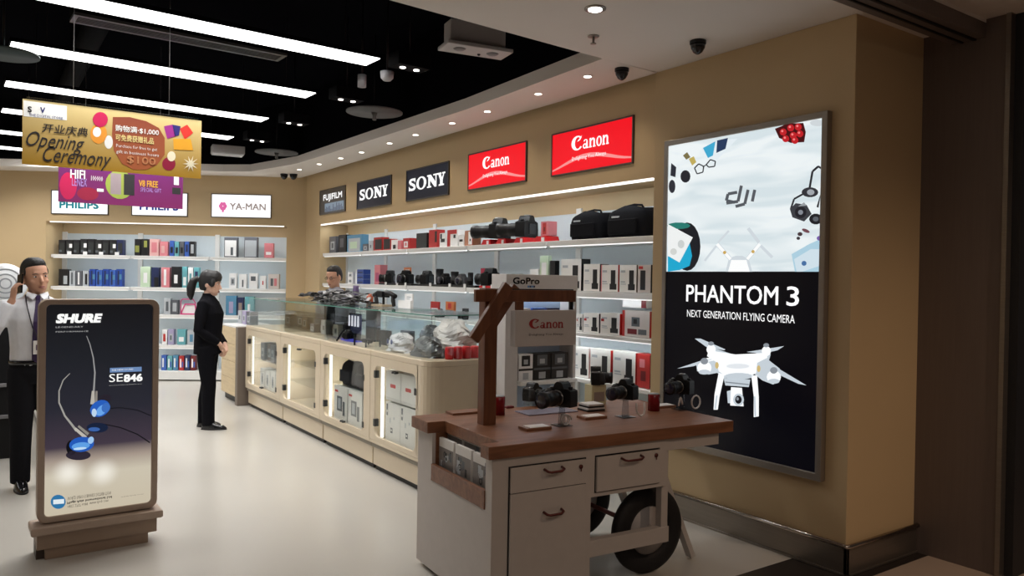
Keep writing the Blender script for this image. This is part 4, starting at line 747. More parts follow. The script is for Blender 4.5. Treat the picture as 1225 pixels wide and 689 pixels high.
for k, (a, b, t, m, p, l) in enumerate([(161, 168, 286, CBK, [(.1, .2, .8, .6, M_('card_olive', (150, 155, 60)))], 'black and yellow boxed trimmer at the left of the middle bay, top shelf'), (169, 177, 286, CBK, [(.4, .5, .9, .9, M_('card_olive', (150, 155, 60)))], 'black boxed trimmer next to the black and yellow one'), (179, 190, 286, M_('card_salmon', (225, 165, 160)), [(.2, .2, .8, .8, CP)], 'salmon box on top shelf of middle bay'), (191, 201, 289, CP, [(.2, .2, .6, .7, M_('card_salmon', (225, 165, 160)))], 'deeper pink box beside the salmon one'),
    (203, 208, 288, CBL, [(.2, .2, .8, .6, CBK)], 'slim blue box, first of five on top shelf'), (209, 214, 289, CT, [(.2, .2, .8, .6, CBK)], 'slim teal box, second of five on top shelf'), (215, 220, 289, CG, [(.2, .2, .8, .6, CBK)], 'slim slate box, third of five on top shelf'), (221, 226, 289, CBL, [(.2, .3, .8, .8, CN)], 'slim blue and navy box, fourth of five on top shelf'), (227, 233, 289, CBK, [(.2, .2, .8, .8, LP)], 'slim black and grey box, fifth of five on top shelf'),
    (268, 284, 284, CG, [(.06, .05, .94, .85, CWH), (.5, .1, .7, .5, GP)], 'wide framed white box at left of the right bay, top shelf'), (292, 308, 284, CG, [(.06, .04, .94, .85, LP)], 'wide framed grey box in the middle of the right bay, top shelf'), (316, 327, 291, CP, [(.2, .2, .8, .4, CWH)], 'small pink box at the right of the right bay, top shelf')]): bw(Z[0], a, b, t, l, m, p)
for k, (a, b, t, m, p, l) in enumerate([(70, 82, 322, CBK, [(.5, .1, .9, .6, LP)], 'dark boxed shaver at the left end of second shelf'), (83, 90, 324, LP, [(.3, .1, .6, .9, GP)], 'silver box, first of three on second shelf'), (91, 98, 324, CG, [(.3, .1, .6, .9, CWH)], 'silver grey box, second of three on second shelf'), (99, 106, 324, LP, [(.4, .1, .8, .8, CBK)], 'silver box with black print, third of three on second shelf')] +
    [(107+k*8, 114.5+k*8, 322+(k % 2), CBL if k % 2 else BLUEC, [(.2, .1, .5, .9, CN), (.5, .4, .9, .7, CB)], 'bright blue box on second shelf of the left bay, %s of five' % nth(k)) for k in range(5)] +
    [(168, 180, 319, CY, [(.3, .2, .7, .7, CWH)], 'pale green box on the second shelf of the middle bay'), (181, 190, 320, CN, [(.4, 0, 1, .5, CBK)], 'navy box on the second shelf of the middle bay'), (193, 203, 320, CP, [(.3, .1, .6, .9, CWH)], 'pink box on the second shelf of the middle bay'), (205, 216, 319, CBK, [(.3, .2, .7, .6, CWH)], 'black box on the second shelf of the middle bay'),
     (218, 224, 319, CT, [(.2, .1, .8, .5, CWH)], 'teal and white box, first of three behind the woman'), (225, 231, 320, CWH, [(.3, .2, .7, .7, CT)], 'white and teal box, second of three behind the woman'), (232, 238, 320, CT, [(.2, .4, .8, .8, CN)], 'teal and navy box, third of three behind the woman'),
     (274, 283, 327, CWH, pic, 'white box right of the woman, first on the second shelf'), (286, 295, 328, CWH, [(.4, .1, .6, .6, GP)], 'white box right of the woman, second on the second shelf'), (298, 308, 327, CWH, [(.2, .5, .8, .8, GP)], 'white box with grey band right of the woman, third on second shelf'), (311, 318, 330, CWH, [(.4, .3, .6, .6, CR_)], 'white box with a red dot right of the woman, fourth on second shelf'), (321, 334, 328, M_('card_warm_white', (205, 195, 190)), [(.2, .2, .45, .7, GP), (.55, .2, .8, .7, CP)], 'warm white box at the right end of the second shelf')]): bw(Z[1], a, b, t, l, m, p)
for k, (a, b, t, m, p, l) in enumerate([(196, 204, 357, LP, [(.3, .2, .7, .8, GP)], 'grey blister pack on third shelf left of the pink box'), (205, 213, 359, CG, [(.2, .2, .8, .8, LP)], 'slate blister pack on third shelf beside the grey one'), (270, 283, 354, CB, [(.3, .1, .7, .7, CL)], 'sky blue box on the third shelf right of the woman'), (284, 291, 356, CN, [(.2, .3, .8, .7, CBR)], 'navy box on the third shelf right of the woman'), (293, 304, 355, CT, [(.3, .2, .6, .6, CWH)], 'teal box on the third shelf near the counters')]): bw(Z[2], a, b, t, l, m, p)
for k, (a, b, t, m, p, l) in enumerate([(194, 200, 394, CWH, [(.2, .2, .7, .7, CR_)], 'white and red pack at the left of the fourth shelf'), (201, 208, 394, CL, pic, 'lilac pack on the fourth shelf'), (212, 222, 394, CT, [(.2, .2, .8, .5, CWH)], 'pale teal pack on the fourth shelf'), (224, 234, 395, LP, [(.3, .2, .7, .7, CB)], 'pale grey pack on the fourth shelf by the woman')]): bw(Z[3], a, b, t, l, m, p)
for k in range(6): bw(Z[4], 193+k*7, 199+k*7, 425+(k % 2), 'small box on the bottom shelf left of the woman, %s from the left' % nth(k), [CBL, CT, CB, CR_, CN, CDR][k], [(.2, .2, .5, .8, CWH), (.6, .2, .9, .6, CBL)], 'small boxes on the bottom shelf')
# pink framed box with a handle
th = thing('gift_pack', 'white pack in a pink frame with carrying handle on the third shelf', 'box', BW.w(ux(BW, 226, 370, .2), .2, Z[2]), BW.a)
MB().box(-.11, .11, 0, .09, 0, .15, CWH).build('pack', th); PKF = M_('pink_frame', (225, 60, 130))
MB().frame([(-.13, 0), (.13, 0), (.10, .17), (-.06, .17)], [(-.105, .02), (.105, .02), (.085, .15), (-.05, .15)], -.012, 0, PKF).build('frame', th); MB().tube([(-.12, 0, .02), (-.12, 0, .20), (-.10, 0, .235), (.06, 0, .235), (.10, 0, .17)], .008, PKF, 8).build('handle', th)
# ================================================================== things on the counters
DECK = 1.333+.008
STR = mat('strap_black', (.02, .02, .022), .6); STRW = mat('strap_grey', (.35, .35, .36), .6)
rr = random.Random(11); c = KF.w(KB[1]+.84, .28, DECK+.003)
mb = MB()
for k in range(64):
    u = rr.uniform(-.62, .70); v = rr.uniform(-.17, .17); h = rr.uniform(.004, .125)*(1-abs(u)*.6); a = rr.uniform(-.6, .6); pts = []
    for t in range(7): s_ = (t/6-.5)*rr.uniform(.30, .44); pts.append((u+s_*math.cos(a)+.02*math.sin(t*1.7+k), max(-.26, min(.26, v+s_*math.sin(a)+.03*math.sin(t+k))), max(.004, h+.014*math.sin(t*1.3+k))))
    mb.tube(pts, [(.018, .004)]*7, STR if k % 4 else STRW, 6)
o = mb.build('strap_heap', loc=c, rz=KF.a); o['kind'] = 'stuff'; tag(o, 'heap of black neck straps lying on top of the glass cases', 'straps')
MB_ = MB(); MB_.rings([(0, 0, 0, .034, .034), (0, 0, .13, .034, .034), (0, 0, .15, .03, .03), (0, 0, .18, .03, .03)], M_('bottle_purple', (100, 80, 130)), 16); tag(MB_.build('bottle', loc=KF.w(KB[1]+.62, .60, DECK)), 'slim purple bottle standing behind the strap heap', 'bottle')
MB_ = MB(); MB_.rings([(0, 0, 0, .035, .035), (0, 0, .07, .035, .035), (0, 0, .085, .02, .02), (0, 0, .10, .02, .02)], M_('bottle_orange', (190, 80, 40)), 16); tag(MB_.build('bottle', loc=KF.w(KB[1]+.98, .60, DECK)), 'short orange bottle standing behind the strap heap', 'bottle')
# gimbal handles
u, = (KF.px(452, 356, .35)[0],)
th = thing('camera_gimbal', 'black folded two-handed camera gimbal lying on the glass case', 'gimbal', KF.w(u+.06, .38, DECK), KF.a)
MB().tube([(-.20, 0, .10), (-.12, 0, .125), (0, 0, .12), (.14, 0, .125), (.24, 0, .10)], .022, BLK, 10).build('crossbar', th)
for sx in (-.17, .19): MB().tube([(sx, 0, .12), (sx+.01, 0, .06), (sx+.03, 0, .012)], [.014, .02, .016], RUB, 10).build('handle', th)
MB().box(-.06, .05, -.04, .04, .085, .14, BLK).build('mount_plate', th, bev=.004); MB().box(-.14, .10, -.06, .06, 0, .02, M_('card_kraft', (170, 150, 120))).build('base_plate', th); MB().tube([(0, 0, .02), (0, 0, .09)], .012, BLK, 8).build('post', th)
u = KF.px(486, 360, .4)[0]
th = thing('card_holder', 'white printed card sign standing on the nearest glass case', 'sign', KF.w(u, .38, DECK), KF.a)
MB().box(-.12, .12, 0, .012, 0, .07, CWH).build('lower_card', th); MB().box(-.02, .13, .014, .024, 0, .13, CWH).build('upper_card', th); mb = MB(); rect(mb, .02, .1, .095, .105, .0135, LP); rect(mb, .02, .08, .08, .087, .0135, LP); mb.build('printed_lines', th)
# contents of the glass cases
BLIT = lit('blue_lit_acrylic', srgb(70, 75, 190), .75)
u = KF.px(424, 400, .25)[0]
th = thing('lit_stand', 'blue glowing acrylic stand with four white pens inside the third glass case', 'stand', KF.w(u, .25, 1.001), KF.a)
MB().box(-.13, .13, 0, .012, .0, .26, ACRYL).build('back_sheet', th); MB().box(-.13, .13, .013, .016, .07, .25, mat('lilac_sheet', srgb(110, 110, 160), .4)).build('tinted_sheet', th); MB().box(-.14, .15, -.08, .012, .0, .018, BLIT).build('base', th)
for k in range(4): MB().tube([(-.10+k*.07, -.012, .14), (-.10+k*.07, -.012, .24)], [.009, .007], lit('pen_white', (.9, .9, 1), .9), 8).build('pen', th)
camera_thing('small dark gadget on the base of the blue stand', KF.w(u, .19, 1.022), KF.a-R(60), .7, .05, parts=False)
def drone(label, loc, rz, s=1., m=BLK):
    th = thing('folded_drone', label, 'gadget', loc, rz); MB().box(-.07*s, .07*s, -.025*s, .025*s, .03*s, .065*s, m).build('body', th, bev=.006*s)
    for sx in (-1, 1):
        for sy in (-1, 1):
            a = MB(); a.tube([(sx*.05*s, sy*.02*s, .05*s), (sx*.13*s, sy*.07*s, .055*s)], .008*s, m, 8); a.tube([(sx*.13*s, sy*.07*s, .0), (sx*.13*s, sy*.07*s, .07*s)], .009*s, m, 8); a.build('arm', th)
    return th
u = KF.px(438, 409, .12)[0]; drone('small black four-legged gadget at the front of the third glass case', KF.w(u, .13, 1.001), KF.a, .95)
u = KF.px(400, 398, .12)[0]; th = thing('monopod', 'short black folding pole propped inside the third glass case', 'pole', KF.w(max(u, KB[2]+.15), .13, 1.001), KF.a); MB().tube([(-.09, .1, .12), (0, 0, .045), (.06, -.05, .008)], .009, BLK, 8).build('pole', th); MB().box(-.12, -.07, .08, .12, .10, .145, BLK).build('head', th)
u = KF.px(390, 380, .4)[0]; th = thing('phone_frame', 'grey framed panel leaning at the back of the third glass case', 'panel', KF.w(max(u-.05, KB[2]+.17), .45, 1.001), KF.a); MB().box(-.14, .14, 0, .02, 0, .29, M_('panel_grey', (80, 80, 82))).build('panel', th); MB().box(.142, .16, -.02, .02, 0, .29, M_('panel_brown', (70, 45, 35))).build('edge_post', th)
for k, (px, w_, h, m, l) in enumerate([(458, .16, .13, CBK, 'black box at the right of the third glass case'), (470, .18, .14, CG, 'grey framed box at the back of the third glass case')]):
    u = KF.px(px, 392, .3)[0]; carton('product_box', l, 'box', KF.w(min(u, KB[3]-.12), .30+.12*k, 1.001), KF.a, w_, .05, h, m, [(.1, .1, .9, .9, [M_('card_charcoal', (45, 48, 48)), CG][k])])
for k, (uu, v, w_, h, m, l) in enumerate([(.30, .32, .2, .25, CBR, 'taupe box inside the farthest glass case'), (.62, .36, .22, .22, CG, 'grey box inside the farthest glass case'), (.95, .3, .16, .15, CBR, 'low taupe box at right of the farthest glass case')]): carton('product_box', l, 'box', KF.w(uu, v+.10, 1.001), KF.a, w_, .08, min(h, .16), m, pic)
for k in range(6): carton('product_box', 'small grey packet inside the second glass case, %s from the left' % nth(k), 'box', KF.w(KB[1]+.14+.17*k, .30+.05*(k % 2), 1.001), KF.a, .13, .08, .09+.03*((k*7) % 3), [CG, CBK, LP, CBR, CWH, CBK][k], pic, group='packets inside the second glass case')
# plastic bags and leaflets heaped in the nearest case
PLB = mat('plastic_bag', (.62, .63, .66), .25, noise=.2, nscale=9, bump=.6); PLD = mat('plastic_bag_dark', (.10, .11, .12), .2, noise=.3, nscale=9, bump=.6)
def crumple(name, label, loc, rz, rx, ry, rz_, m, seed, cat='bag', grp=None, extra=None):
    r2 = random.Random(seed); n = 26; h = 12; vs = []; fs = []
    ph = [(r2.uniform(2, 7), r2.uniform(2, 7), r2.uniform(0, 6)) for _ in range(5)]
    for i in range(h+1):
        t = i/h
        for j in range(n):
            a = 2*math.pi*j/n; d = 1+sum(.09*math.sin(p*a*1.0//1 + q*t*3 + s) if False else .07*math.sin(round(p)*a+q*t*3+s) for p, q, s in ph)
            rr_ = math.cos(t*math.pi/2)**.55*d; vs.append((rx*rr_*math.cos(a), ry*rr_*math.sin(a), rz_*math.sin(t*math.pi/2)*(1+.12*math.sin(3*a+t*5))))
    fs = [(i*n+j, i*n+(j+1) % n, (i+1)*n+(j+1) % n, (i+1)*n+j) for i in range(h) for j in range(n)]+[tuple(range(n-1, -1, -1))]
    o = MB().add(vs, fs, m, False).build('body' if extra else name, loc=None if extra else loc, rz=None if extra else rz)
    if extra:
        th = thing(name, label, cat, loc, rz, grp); o.parent = th; extra(th); return th
    return tag(o, label, cat, grp)
def bagprint(th):
    for k in range(2): MB().ell((-.03+.07*k, -.115, .085), (.018, .006, .022), M_('bag_blue', (60, 85, 150)), 10).build('blue_mark', th)
crumple('plastic_bag', 'white plastic bag with blue marks inside the nearest glass case', KF.w(KB[3]+.22, .18, 1.001), KF.a, .15, .10, .14, PLB, 3, extra=bagprint)
crumple('plastic_bag', 'large crumpled pale bag at the back of the nearest glass case', KF.w(KB[3]+.58, .46, 1.001), KF.a, .27, .12, .25, mat('plastic_bag_pale', (.55, .52, .50), .35, noise=.25, nscale=9, bump=.6), 8); crumple('plastic_bag', 'dark glossy bag at the end of the nearest glass case', KF.w(KB[3]+.66, .19, 1.001), KF.a, .19, .10, .14, PLD, 5)
crumple('plastic_bag', 'dark glossy bag between the white bag and the rear of the nearest case', KF.w(KB[3]+.15, .48, 1.001), KF.a, .10, .09, .19, PLD, 6)
for k in range(4): tag(MB().rings([(0, 0, 0, .03, .03), (0, 0, .005, .033, .033), (0, 0, .085, .033, .033), (0, 0, .092, .028, .028)], REDSTAND, 16).build('drink_can', loc=KF.w(KB[3]+.93, .22+.075*k, 1.002)), 'red drink can along the end of the nearest glass case, %s from the front' % nth(k), 'can', 'red cans in the nearest glass case')
# ================================================================== the white display stand behind the cart
GS = thing('display_stand', 'white shelf stand with a white box header, behind the wooden post', 'stand', (3.18, 4.68, 0)); GS['label'] = 'white shelf stand with a white box header, behind the wooden post'
STW = mat('stand_white', srgb(205, 200, 198), .4)
MB().box(-.002, .675, 0, .2, 1.53, 1.648, STW).build('header_box', GS, bev=.004); MB().box(0, .115, .005, .2, .02, 1.53, STW).build('left_panel', GS, bev=.003); MB().box(.645, .672, .005, .2, .02, 1.53, STW).build('right_panel', GS, bev=.003)
MB().box(.115, .645, .18, .2, .02, 1.53, mat('stand_back', srgb(170, 190, 215), .4)).build('back_panel', GS); MB().box(.115, .645, .0, .2, .02, .40, STW).build('base', GS)
for z in (.845, 1.19): MB().box(.118, .665, -.03 if z < 1 else .02, .18, z-.03, z, SHELFW).build('shelf', GS, bev=.004)
mb = MB(); puttext(mb, 'GoPro', .055, .30, 1.575, 1.625, -.0015, BLKS, bold=.04); mb.build('lettering', GS)
for k in range(4): MB().box(.19+k*.018, .205+k*.018, -.0015, 0, 1.55, 1.565, M_('square_blue_%d' % (k % 2), ((70, 130, 200), (30, 50, 90))[k % 2])).build('colour_square', GS)
area('stand_light', (3.56, 4.84, 1.52), (0, 0, 0), .5, .03, .7, (.9, .95, 1))
gsf = Fr((3.18, 4.68, 0), 0)
for k, (x0, w_, h, m, l) in enumerate([(.135, .13, .20, CWH, 'white camera box with dark window on the white stand'), (.275, .16, .20, CBK, 'black camera box in the middle of the white stand shelf'), (.445, .16, .20, M_('card_graphite', (35, 35, 38)), 'graphite camera box at right of the white stand shelf')]):
    carton('product_box', l, 'box', gsf.w(x0+w_/2, .02, .8465), 0, w_, .10, h, m, [(.2, .55, .8, .95, CBK if k == 0 else GP), (.35, .62, .65, .8, LP), (0, .38, 1, .46, GP if k else CBK), (.3, .05, .7, .3, LP)])
for k in range(3): carton('product_box', 'blue pack high on the white stand, %s from the left' % nth(k), 'box', gsf.w(.22+.14*k, .08, 1.1915), 0, .12, .06, .2, [CWH, CBL, CN][k], [(.2, .1, .8, .6, CB), (.3, .3, .6, .7, CBK)], group='blue packs on the white stand')
# ================================================================== wooden topped cart
ZT = .83; _p0 = onz(585, 535, ZT); CT = Fr((_p0.x, _p0.y, 0), R(-4.2)); CWD, CDP = 1.574, .91
def cl(px, py, z): p = onz(px, py, z)-CT.o; return (p.dot(CT.x), p.dot(CT.y))
CART = thing('display_cart', 'white display cart with thick walnut top, drawers, tyres and angled legs', 'cart', CT.o, CT.a)
n0, n1 = .084, .69
MB().hprism([(0, 0), (CWD, 0), (CWD, CDP), (0, CDP), (0, n1), (.10, n1), (.10, n0), (0, n0)], ZT-.062, ZT, WOOD).build('table_top', CART, bev=.003)
CW1 = mat('cart_white', srgb(190, 182, 176), .45)
g = MB(); g.box(.03, .05, .02, n0, .03, .768, CW1); g.box(.03, .05, n1, .88, .03, .768, CW1); g.box(.03, .05, n0, n1, .03, .529, CW1); g.build('side_panel', CART)
MB().box(.05, .60, .02, .04, .03, .768, CW1).build('front_frame', CART); MB().box(.05, .60, .86, .88, .03, .768, CW1).build('rear_panel', CART); MB().box(.58, .60, .04, .86, .03, .768, CW1).build('side_panel', CART); MB().box(.05, .58, .04, .86, .03, .05, CW1).build('bottom_panel', CART)
# recess for leaflets with a wooden lip
g = MB(); g.box(.15, .165, n0, n1, .50, .768, WOOD); g.box(.05, .15, n0-.012, n0, .50, .768, WOOD); g.box(.05, .15, n1, n1+.012, .50, .768, WOOD); g.box(.05, .15, n0, n1, .50, .515, WOOD); g.build('leaflet_box', CART)
MB().box(.024, .045, n0, n1, .515, .605, WOOD).build('leaflet_lip', CART, bev=.002)
def cdrawer(x0, x1, z0, z1, name='drawer'):
    d = MB().box(x0, x1, .006, .022, z0, z1, CW1).build(name, CART, bev=.002); return d
MB().box(.118, .565, .016, .0205, .05, .722, BLK).build('gap_shade_sheet', CART)  # black sheet put in for the shade round the left drawers
HB = mat('handle_bronze', (.11, .025, .02), .35, .5)
def handle(d, x0, x1, z):
    MB().tube([(x0, .006, z+.004), (x0+.004, -.022, z-.002), (x0+.02, -.026, z-.006), (x1-.02, -.026, z-.006), (x1-.004, -.022, z+.002), (x1, .006, z+.006)], .0065, HB, 8).build('handle', d)
def lock(d, x, z): g = MB(); g.tube([(x, .007, z), (x, .001, z)], .011, HB, 14); g.box(x-.002, x+.002, -.001, .002, z-.022, z, HB); g.build('lock', d)
d = cdrawer(.124, .559, .596, .7165); handle(d, .31, .412, .688); lock(d, .525, .682)
d = cdrawer(.124, .559, .055, .592); handle(d, .31, .412, .481)
g = MB(); g.box(.60, 1.10, .02, .04, .724, .768, CW1); g.box(.60, 1.10, .02, .04, .515, .534, CW1); g.box(.60, .622, .02, .04, .534, .724, CW1); g.box(1.05, 1.10, .02, .04, .534, .724, CW1); g.build('front_frame', CART)
MB().box(.60, 1.10, .04, .86, .515, .53, CW1).build('bottom_panel', CART); MB().box(.60, 1.10, .86, .88, .515, .768, CW1).build('rear_panel', CART); MB().box(1.08, 1.10, .04, .86, .53, .768, CW1).build('side_panel', CART)
MB().box(.620, 1.052, .030, .036, .532, .724, BLK).build('gap_shade_sheet', CART)  # same black sheet for the shade round the right drawer
d = cdrawer(.628, 1.043, .541, .716); handle(d, .78, .908, .694); lock(d, 1.012, .69)
g = MB(); g.box(1.10, 1.49, .03, .05, .70, .768, CW1); g.box(1.10, 1.49, .84, .86, .70, .768, CW1); g.box(1.47, 1.49, .05, .84, .70, .768, CW1); g.build('apron', CART)
for y in (.04, .81): MB().box(1.085, 1.13, y, y+.045, .20, .70, CW1).build('upright', CART, bev=.002)
for y in (.035, .81): MB().box(.60, 1.135, y-.002, y+.045, .205, .288, CW1).build('stretcher', CART, bev=.002)
lx, ly = cl(826, 668, .0)
for y in (ly, CDP-ly):
    g = MB(); g.beam((1.13, y, .75), (lx, y, .018), .03, .05, CW1, (0, 1, 0)); g.build('angled_leg', CART)
wx, wy = cl(778, 687, 0); WR = .238
RUBW = mat('tyre_rubber', (.007, .006, .007), .7, bump=.2, nscale=60); HUB = mat('hub_white', srgb(178, 172, 170), .5)
for y in (wy+.035, CDP-.06-.03):
    w_ = MB(); n = 44; prof = [(.135, -.022), (.16, -.032), (.20, -.036), (.228, -.028), (.238, -.012), (.238, .012), (.228, .028), (.20, .036), (.16, .032), (.135, .022)]; vs = []
    for i in range(n):
        a = 2*math.pi*i/n
        for (rr_, yy_) in prof: vs.append((wx+rr_*math.cos(a), y+yy_, WR+.001+rr_*math.sin(a)))
    k = len(prof); w_.add(vs, [(i*k+j, ((i+1) % n)*k+j, ((i+1) % n)*k+(j+1) % k, i*k+(j+1) % k) for i in range(n) for j in range(k)], RUBW, True)
    ty = w_.build('tyre', CART); g = MB(); g.tube([(wx, y-.016, WR), (wx, y+.016, WR)], .137, HUB, 36); g.build('wheel_disc', ty); g = MB(); g.tube([(wx, y-.028, WR), (wx, y-.014, WR)], .03, CW1, 16); g.build('hub_cap', ty)
MB().tube([(wx, wy+.05, WR), (wx, CDP-.1, WR)], .014, HB, 10).build('axle', CART)
# leaflets in the side recess
for row, (x, zb, n, zt_) in enumerate([(.065, .53, 3, .750), (.115, .53, 3, .822)]):
    for k in range(n):
        y0 = n0+.015+k*.198+(0 if row == 0 else .0); 
        th = thing('leaflet_stack', '%s leaflet stack with photo of cameras in %s row of the cart recess' % (['nearest', 'middle', 'farthest'][k], ['front', 'back'][row]), 'leaflets', CT.w(x, y0+.092, zb-.0135), CT.a+R(-90), 'leaflet stacks in cart recess')
        h = zt_-zb+.01; MB().box(-.088, .088, 0, .02, 0, h, WCARD).build('sheets', th); mb = MB(); rr = random.Random(row*10+k)
        rect(mb, -.086, .086, h*.25, h*.80, -.0006, M_('leaflet_photo', (120, 112, 108)))
        for q in range(6): a = rr.uniform(-.07, .05); b = h*rr.uniform(.36, .68); rect(mb, a, a+rr.uniform(.015, .035), b, b+rr.uniform(.02, .05), -.0008-.0001*q, [CBK, GP, LP][q % 3])
        for q in range(3): arcband(mb, rr.uniform(-.06, .06), h*rr.uniform(.42, .68), (.018, .018), (.010, .010), 0, 360, -.0016, [CBK, LP, CG][q], 12)
        mb.build('front_print', th)
# wooden sign gallows standing on the cart
GL = thing('sign_post', 'dark wooden gallows post with diagonal brace standing on the cart', 'post', CT.w(*cl(582, 507, ZT), ZT), CT.a)
def gp(px, py, y=0.): f = Fr(GL.location*Vector((1, 1, 0)) if False else (GL.location.x, GL.location.y, 0), CT.a); x, z = f.px(px, py, y); return (x, z-ZT)
_, pt = gp(584, 345); x0, zb0 = gp(568, 361, -.05); x1, zb1 = gp(688, 350, -.05)
MB().box(-.038, .038, -.035, .035, 0, pt, WOODP).build('upright', GL, bev=.002)
MB().box(x0, x1, -.06, -.036, zb0, zb1+.012, WOODP).build('cross_beam', GL, bev=.002)
a0 = gp(608, 341, -.08); a1 = gp(566, 407, -.08); MB().beam((a1[0], -.077, a1[1]), (a0[0], -.077, a0[1]), .058, .032, WOODP, (0, 1, 0)).build('brace', GL, bev=.002)
a0 = gp(618, 343, .05); a1 = gp(574, 409, .05); MB().beam((a1[0], .05, a1[1]), (a0[0], .055, a0[1]), .058, .035, WOODP, (0, 1, 0)).build('brace', GL, bev=.002)
g = MB(); q = gp(686, 400, -.01)[1]; g.box(x1-.022, x1, -.034, -.02, q, zb1+.018, BLK); g.box(.04, x1, -.034, -.02, zb1+.008, zb1+.018, BLK); g.build('metal_bracket', GL)
s0 = gp(612, 371, -.05); s1 = gp(684, 412, -.05)
mb = MB().box(gp(617, 365, -.05)[0], gp(626, 365, -.05)[0], -.056, -.040, s0[1], zb0+.002, WOODP).build('peg', GL)
HS = thing('hanging_sign', 'white hanging box sign with red lettering under the wooden beam', 'sign', (Fr(GL.location, CT.a).w(s0[0], -.09, s1[1])), CT.a)
sw, sh = s1[0]-s0[0], s0[1]-s1[1]; SGW = mat('sign_grey_white', srgb(196, 190, 186), .5)
MB().box(0, sw, 0, .05, 0, sh, SGW).build('box', HS, bev=.002); mb = MB(); serif_word_c(mb, sw*.22, sw*.78, sh*.50, sh*.76, -.0015, M_('letter_red', (175, 28, 30))); mb.build('lettering', HS); lettering('Delighting You Always', sw*.22, sw*.78, sh*.28, sh*.36, -.0015, M_('letter_grey', (80, 74, 74)), HS, 'tagline_lettering', res=1)
# cameras on clear stands along the cart top
def cable(pts, parent, m, r=.004): return MB().tube(pts, r, m, 8).build('coiled_cable', parent)
CABW = mat('cable_white', srgb(215, 208, 205), .4)
def camstand(px, py, hz, s, lens, rot, l, loop, plate, dx=0.):
    x, y = cl(px, py, ZT); st = thing('camera_stand', 'clear acrylic stand %s' % l[0], 'stand', CT.w(x, y, ZT), CT.a)
    MB().box(-.045, .045, -.04, .04, 0, .006, ACRYL).build('foot', st); g = MB(); g.tube([(0, 0, .006), (0, 0, hz-.006)], [.022, .016], ACRYL, 16); g.build('post', st); MB().box(-.03, .03, -.03, .03, hz-.006, hz, ACRYL).build('top_plate', st)
    if loop == 'coil': cable([(.035+.028*math.cos(t*.7)-.03, -.045+.004*t*.5, .035+.028*math.sin(t*.7)) for t in range(22)], st, mat('cable_clear', (.5, .48, .47), .3), .0035)
    if loop == 'u': cable([(.045, -.04, hz*.80), (.046, -.045, hz*.4), (.055, -.05, .018), (.075, -.052, .008), (.095, -.05, .018), (.104, -.045, hz*.4), (.105, -.04, hz*.80)], st, CABW, .006)
    if loop == 'ring': cable([(.09+.035*math.cos(t*.5), -.03, .045+.04*math.sin(t*.5)) for t in range(14)], st, CABW, .005); cable([(-.05+.03*t/6, -.03, .03+.05*math.sin(t*.5)) for t in range(7)], st, CABW, .005)
    camera_thing(l[1], CT.w(x+dx, y, ZT+hz+.001), CT.a+rot, s, lens)
    if plate:
        a, b = cl(plate[0], plate[1], ZT); pl = thing('price_plate', 'small walnut plate with white card %s' % l[0], 'plate', CT.w(a, b, ZT), CT.a); MB().box(-.075, .075, -.045, .045, 0, .014, WOOD).build('block', pl, bev=.002); MB().box(-.05, .068, -.035, .035, .014, .016, WCARD).build('card', pl)
camstand(672, 509, .105, 1.12, .135, R(-70), ('under the nearest camera at the left', 'black camera with long lens, nearest the wooden post'), 'coil', (640, 513), .0)
camstand(748, 499, .105, .98, .12, R(-72), ('under the middle camera of the front row', 'black camera in the middle of the front row on the cart'), 'u', (708, 500), .0)
camstand(815, 490, .10, 1.0, .12, R(-72), ('under the camera at the right end of the cart', 'black camera at the right end of the cart, before the tall poster'), 'ring', (792, 487), .0)
x, y = cl(712, 483, ZT); st = thing('camera_riser', 'cream block riser at the back of the cart under a camera', 'riser', CT.w(x, y, ZT), CT.a); MB().box(-.055, .055, -.04, .04, 0, .125, M_('riser_cream', (200, 190, 140))).build('block', st, bev=.003); MB().box(-.04, .04, -.041, -.04, .02, .08, CBR).build('label_plate', st)
camera_thing('black camera raised on the cream block at the back of the cart', CT.w(x, y, ZT+.126), CT.a+R(55), .95, .08)
x, y = cl(640, 484, ZT); st = thing('camera_riser', 'low clear riser at the back left of the cart under a camera', 'riser', CT.w(x, y, ZT), CT.a); MB().box(-.06, .06, -.04, .04, 0, .028, ACRYL).build('block', st); camera_thing('black camera at back left of the cart beside the wooden post', CT.w(x-.02, y, ZT+.029), CT.a+R(20), .95, .07)
x, y = cl(704, 490, ZT); th = thing('booklet_stack', 'stack of white and dark booklets on the cart between the cameras', 'booklets', CT.w(x, y-.02, ZT), CT.a)
for k in range(4): MB().box(-.06+.004*k, .07-.003*k, -.05, .05, .0+k*.011, .010+k*.011, [CBK, WCARD, CBK, WCARD][k]).build('booklet', th)
x, y = cl(655, 493, ZT); carton('leaflet_sheet', 'pale glossy sheet lying on the cart behind the nearest camera', 'sheet', CT.w(x, y-.07, ZT+.0005), CT.a, .34, .16, .006, mat('sheet_lilac', srgb(150, 145, 160), .2))
def can(px, py, h, r, l):
    x, y = cl(px, py, ZT); th = thing('glass_jar', l, 'jar', CT.w(x, y, ZT), 0); MB().tube([(0, 0, 0), (0, 0, h*.96), (0, 0, h)], [r, r, r*.9], mat('jar_red', srgb(120, 12, 22), .25, noise=.3, nscale=30), 18).build('body', th); MB().tube([(0, 0, h), (0, 0, h*1.04)], r*.85, LP, 16).build('lid', th)
can(597, 496, .105, .034, 'red glass jar standing beside the wooden post'); can(782, 491, .10, .036, 'red glass jar between the middle and right cameras')
x, y = cl(607, 488, ZT); carton('small_box', 'tiny red packet lying beside the red jar by the post', 'box', CT.w(x+.01, y-.02, ZT+.0005), CT.a, .05, .03, .012, CDR)
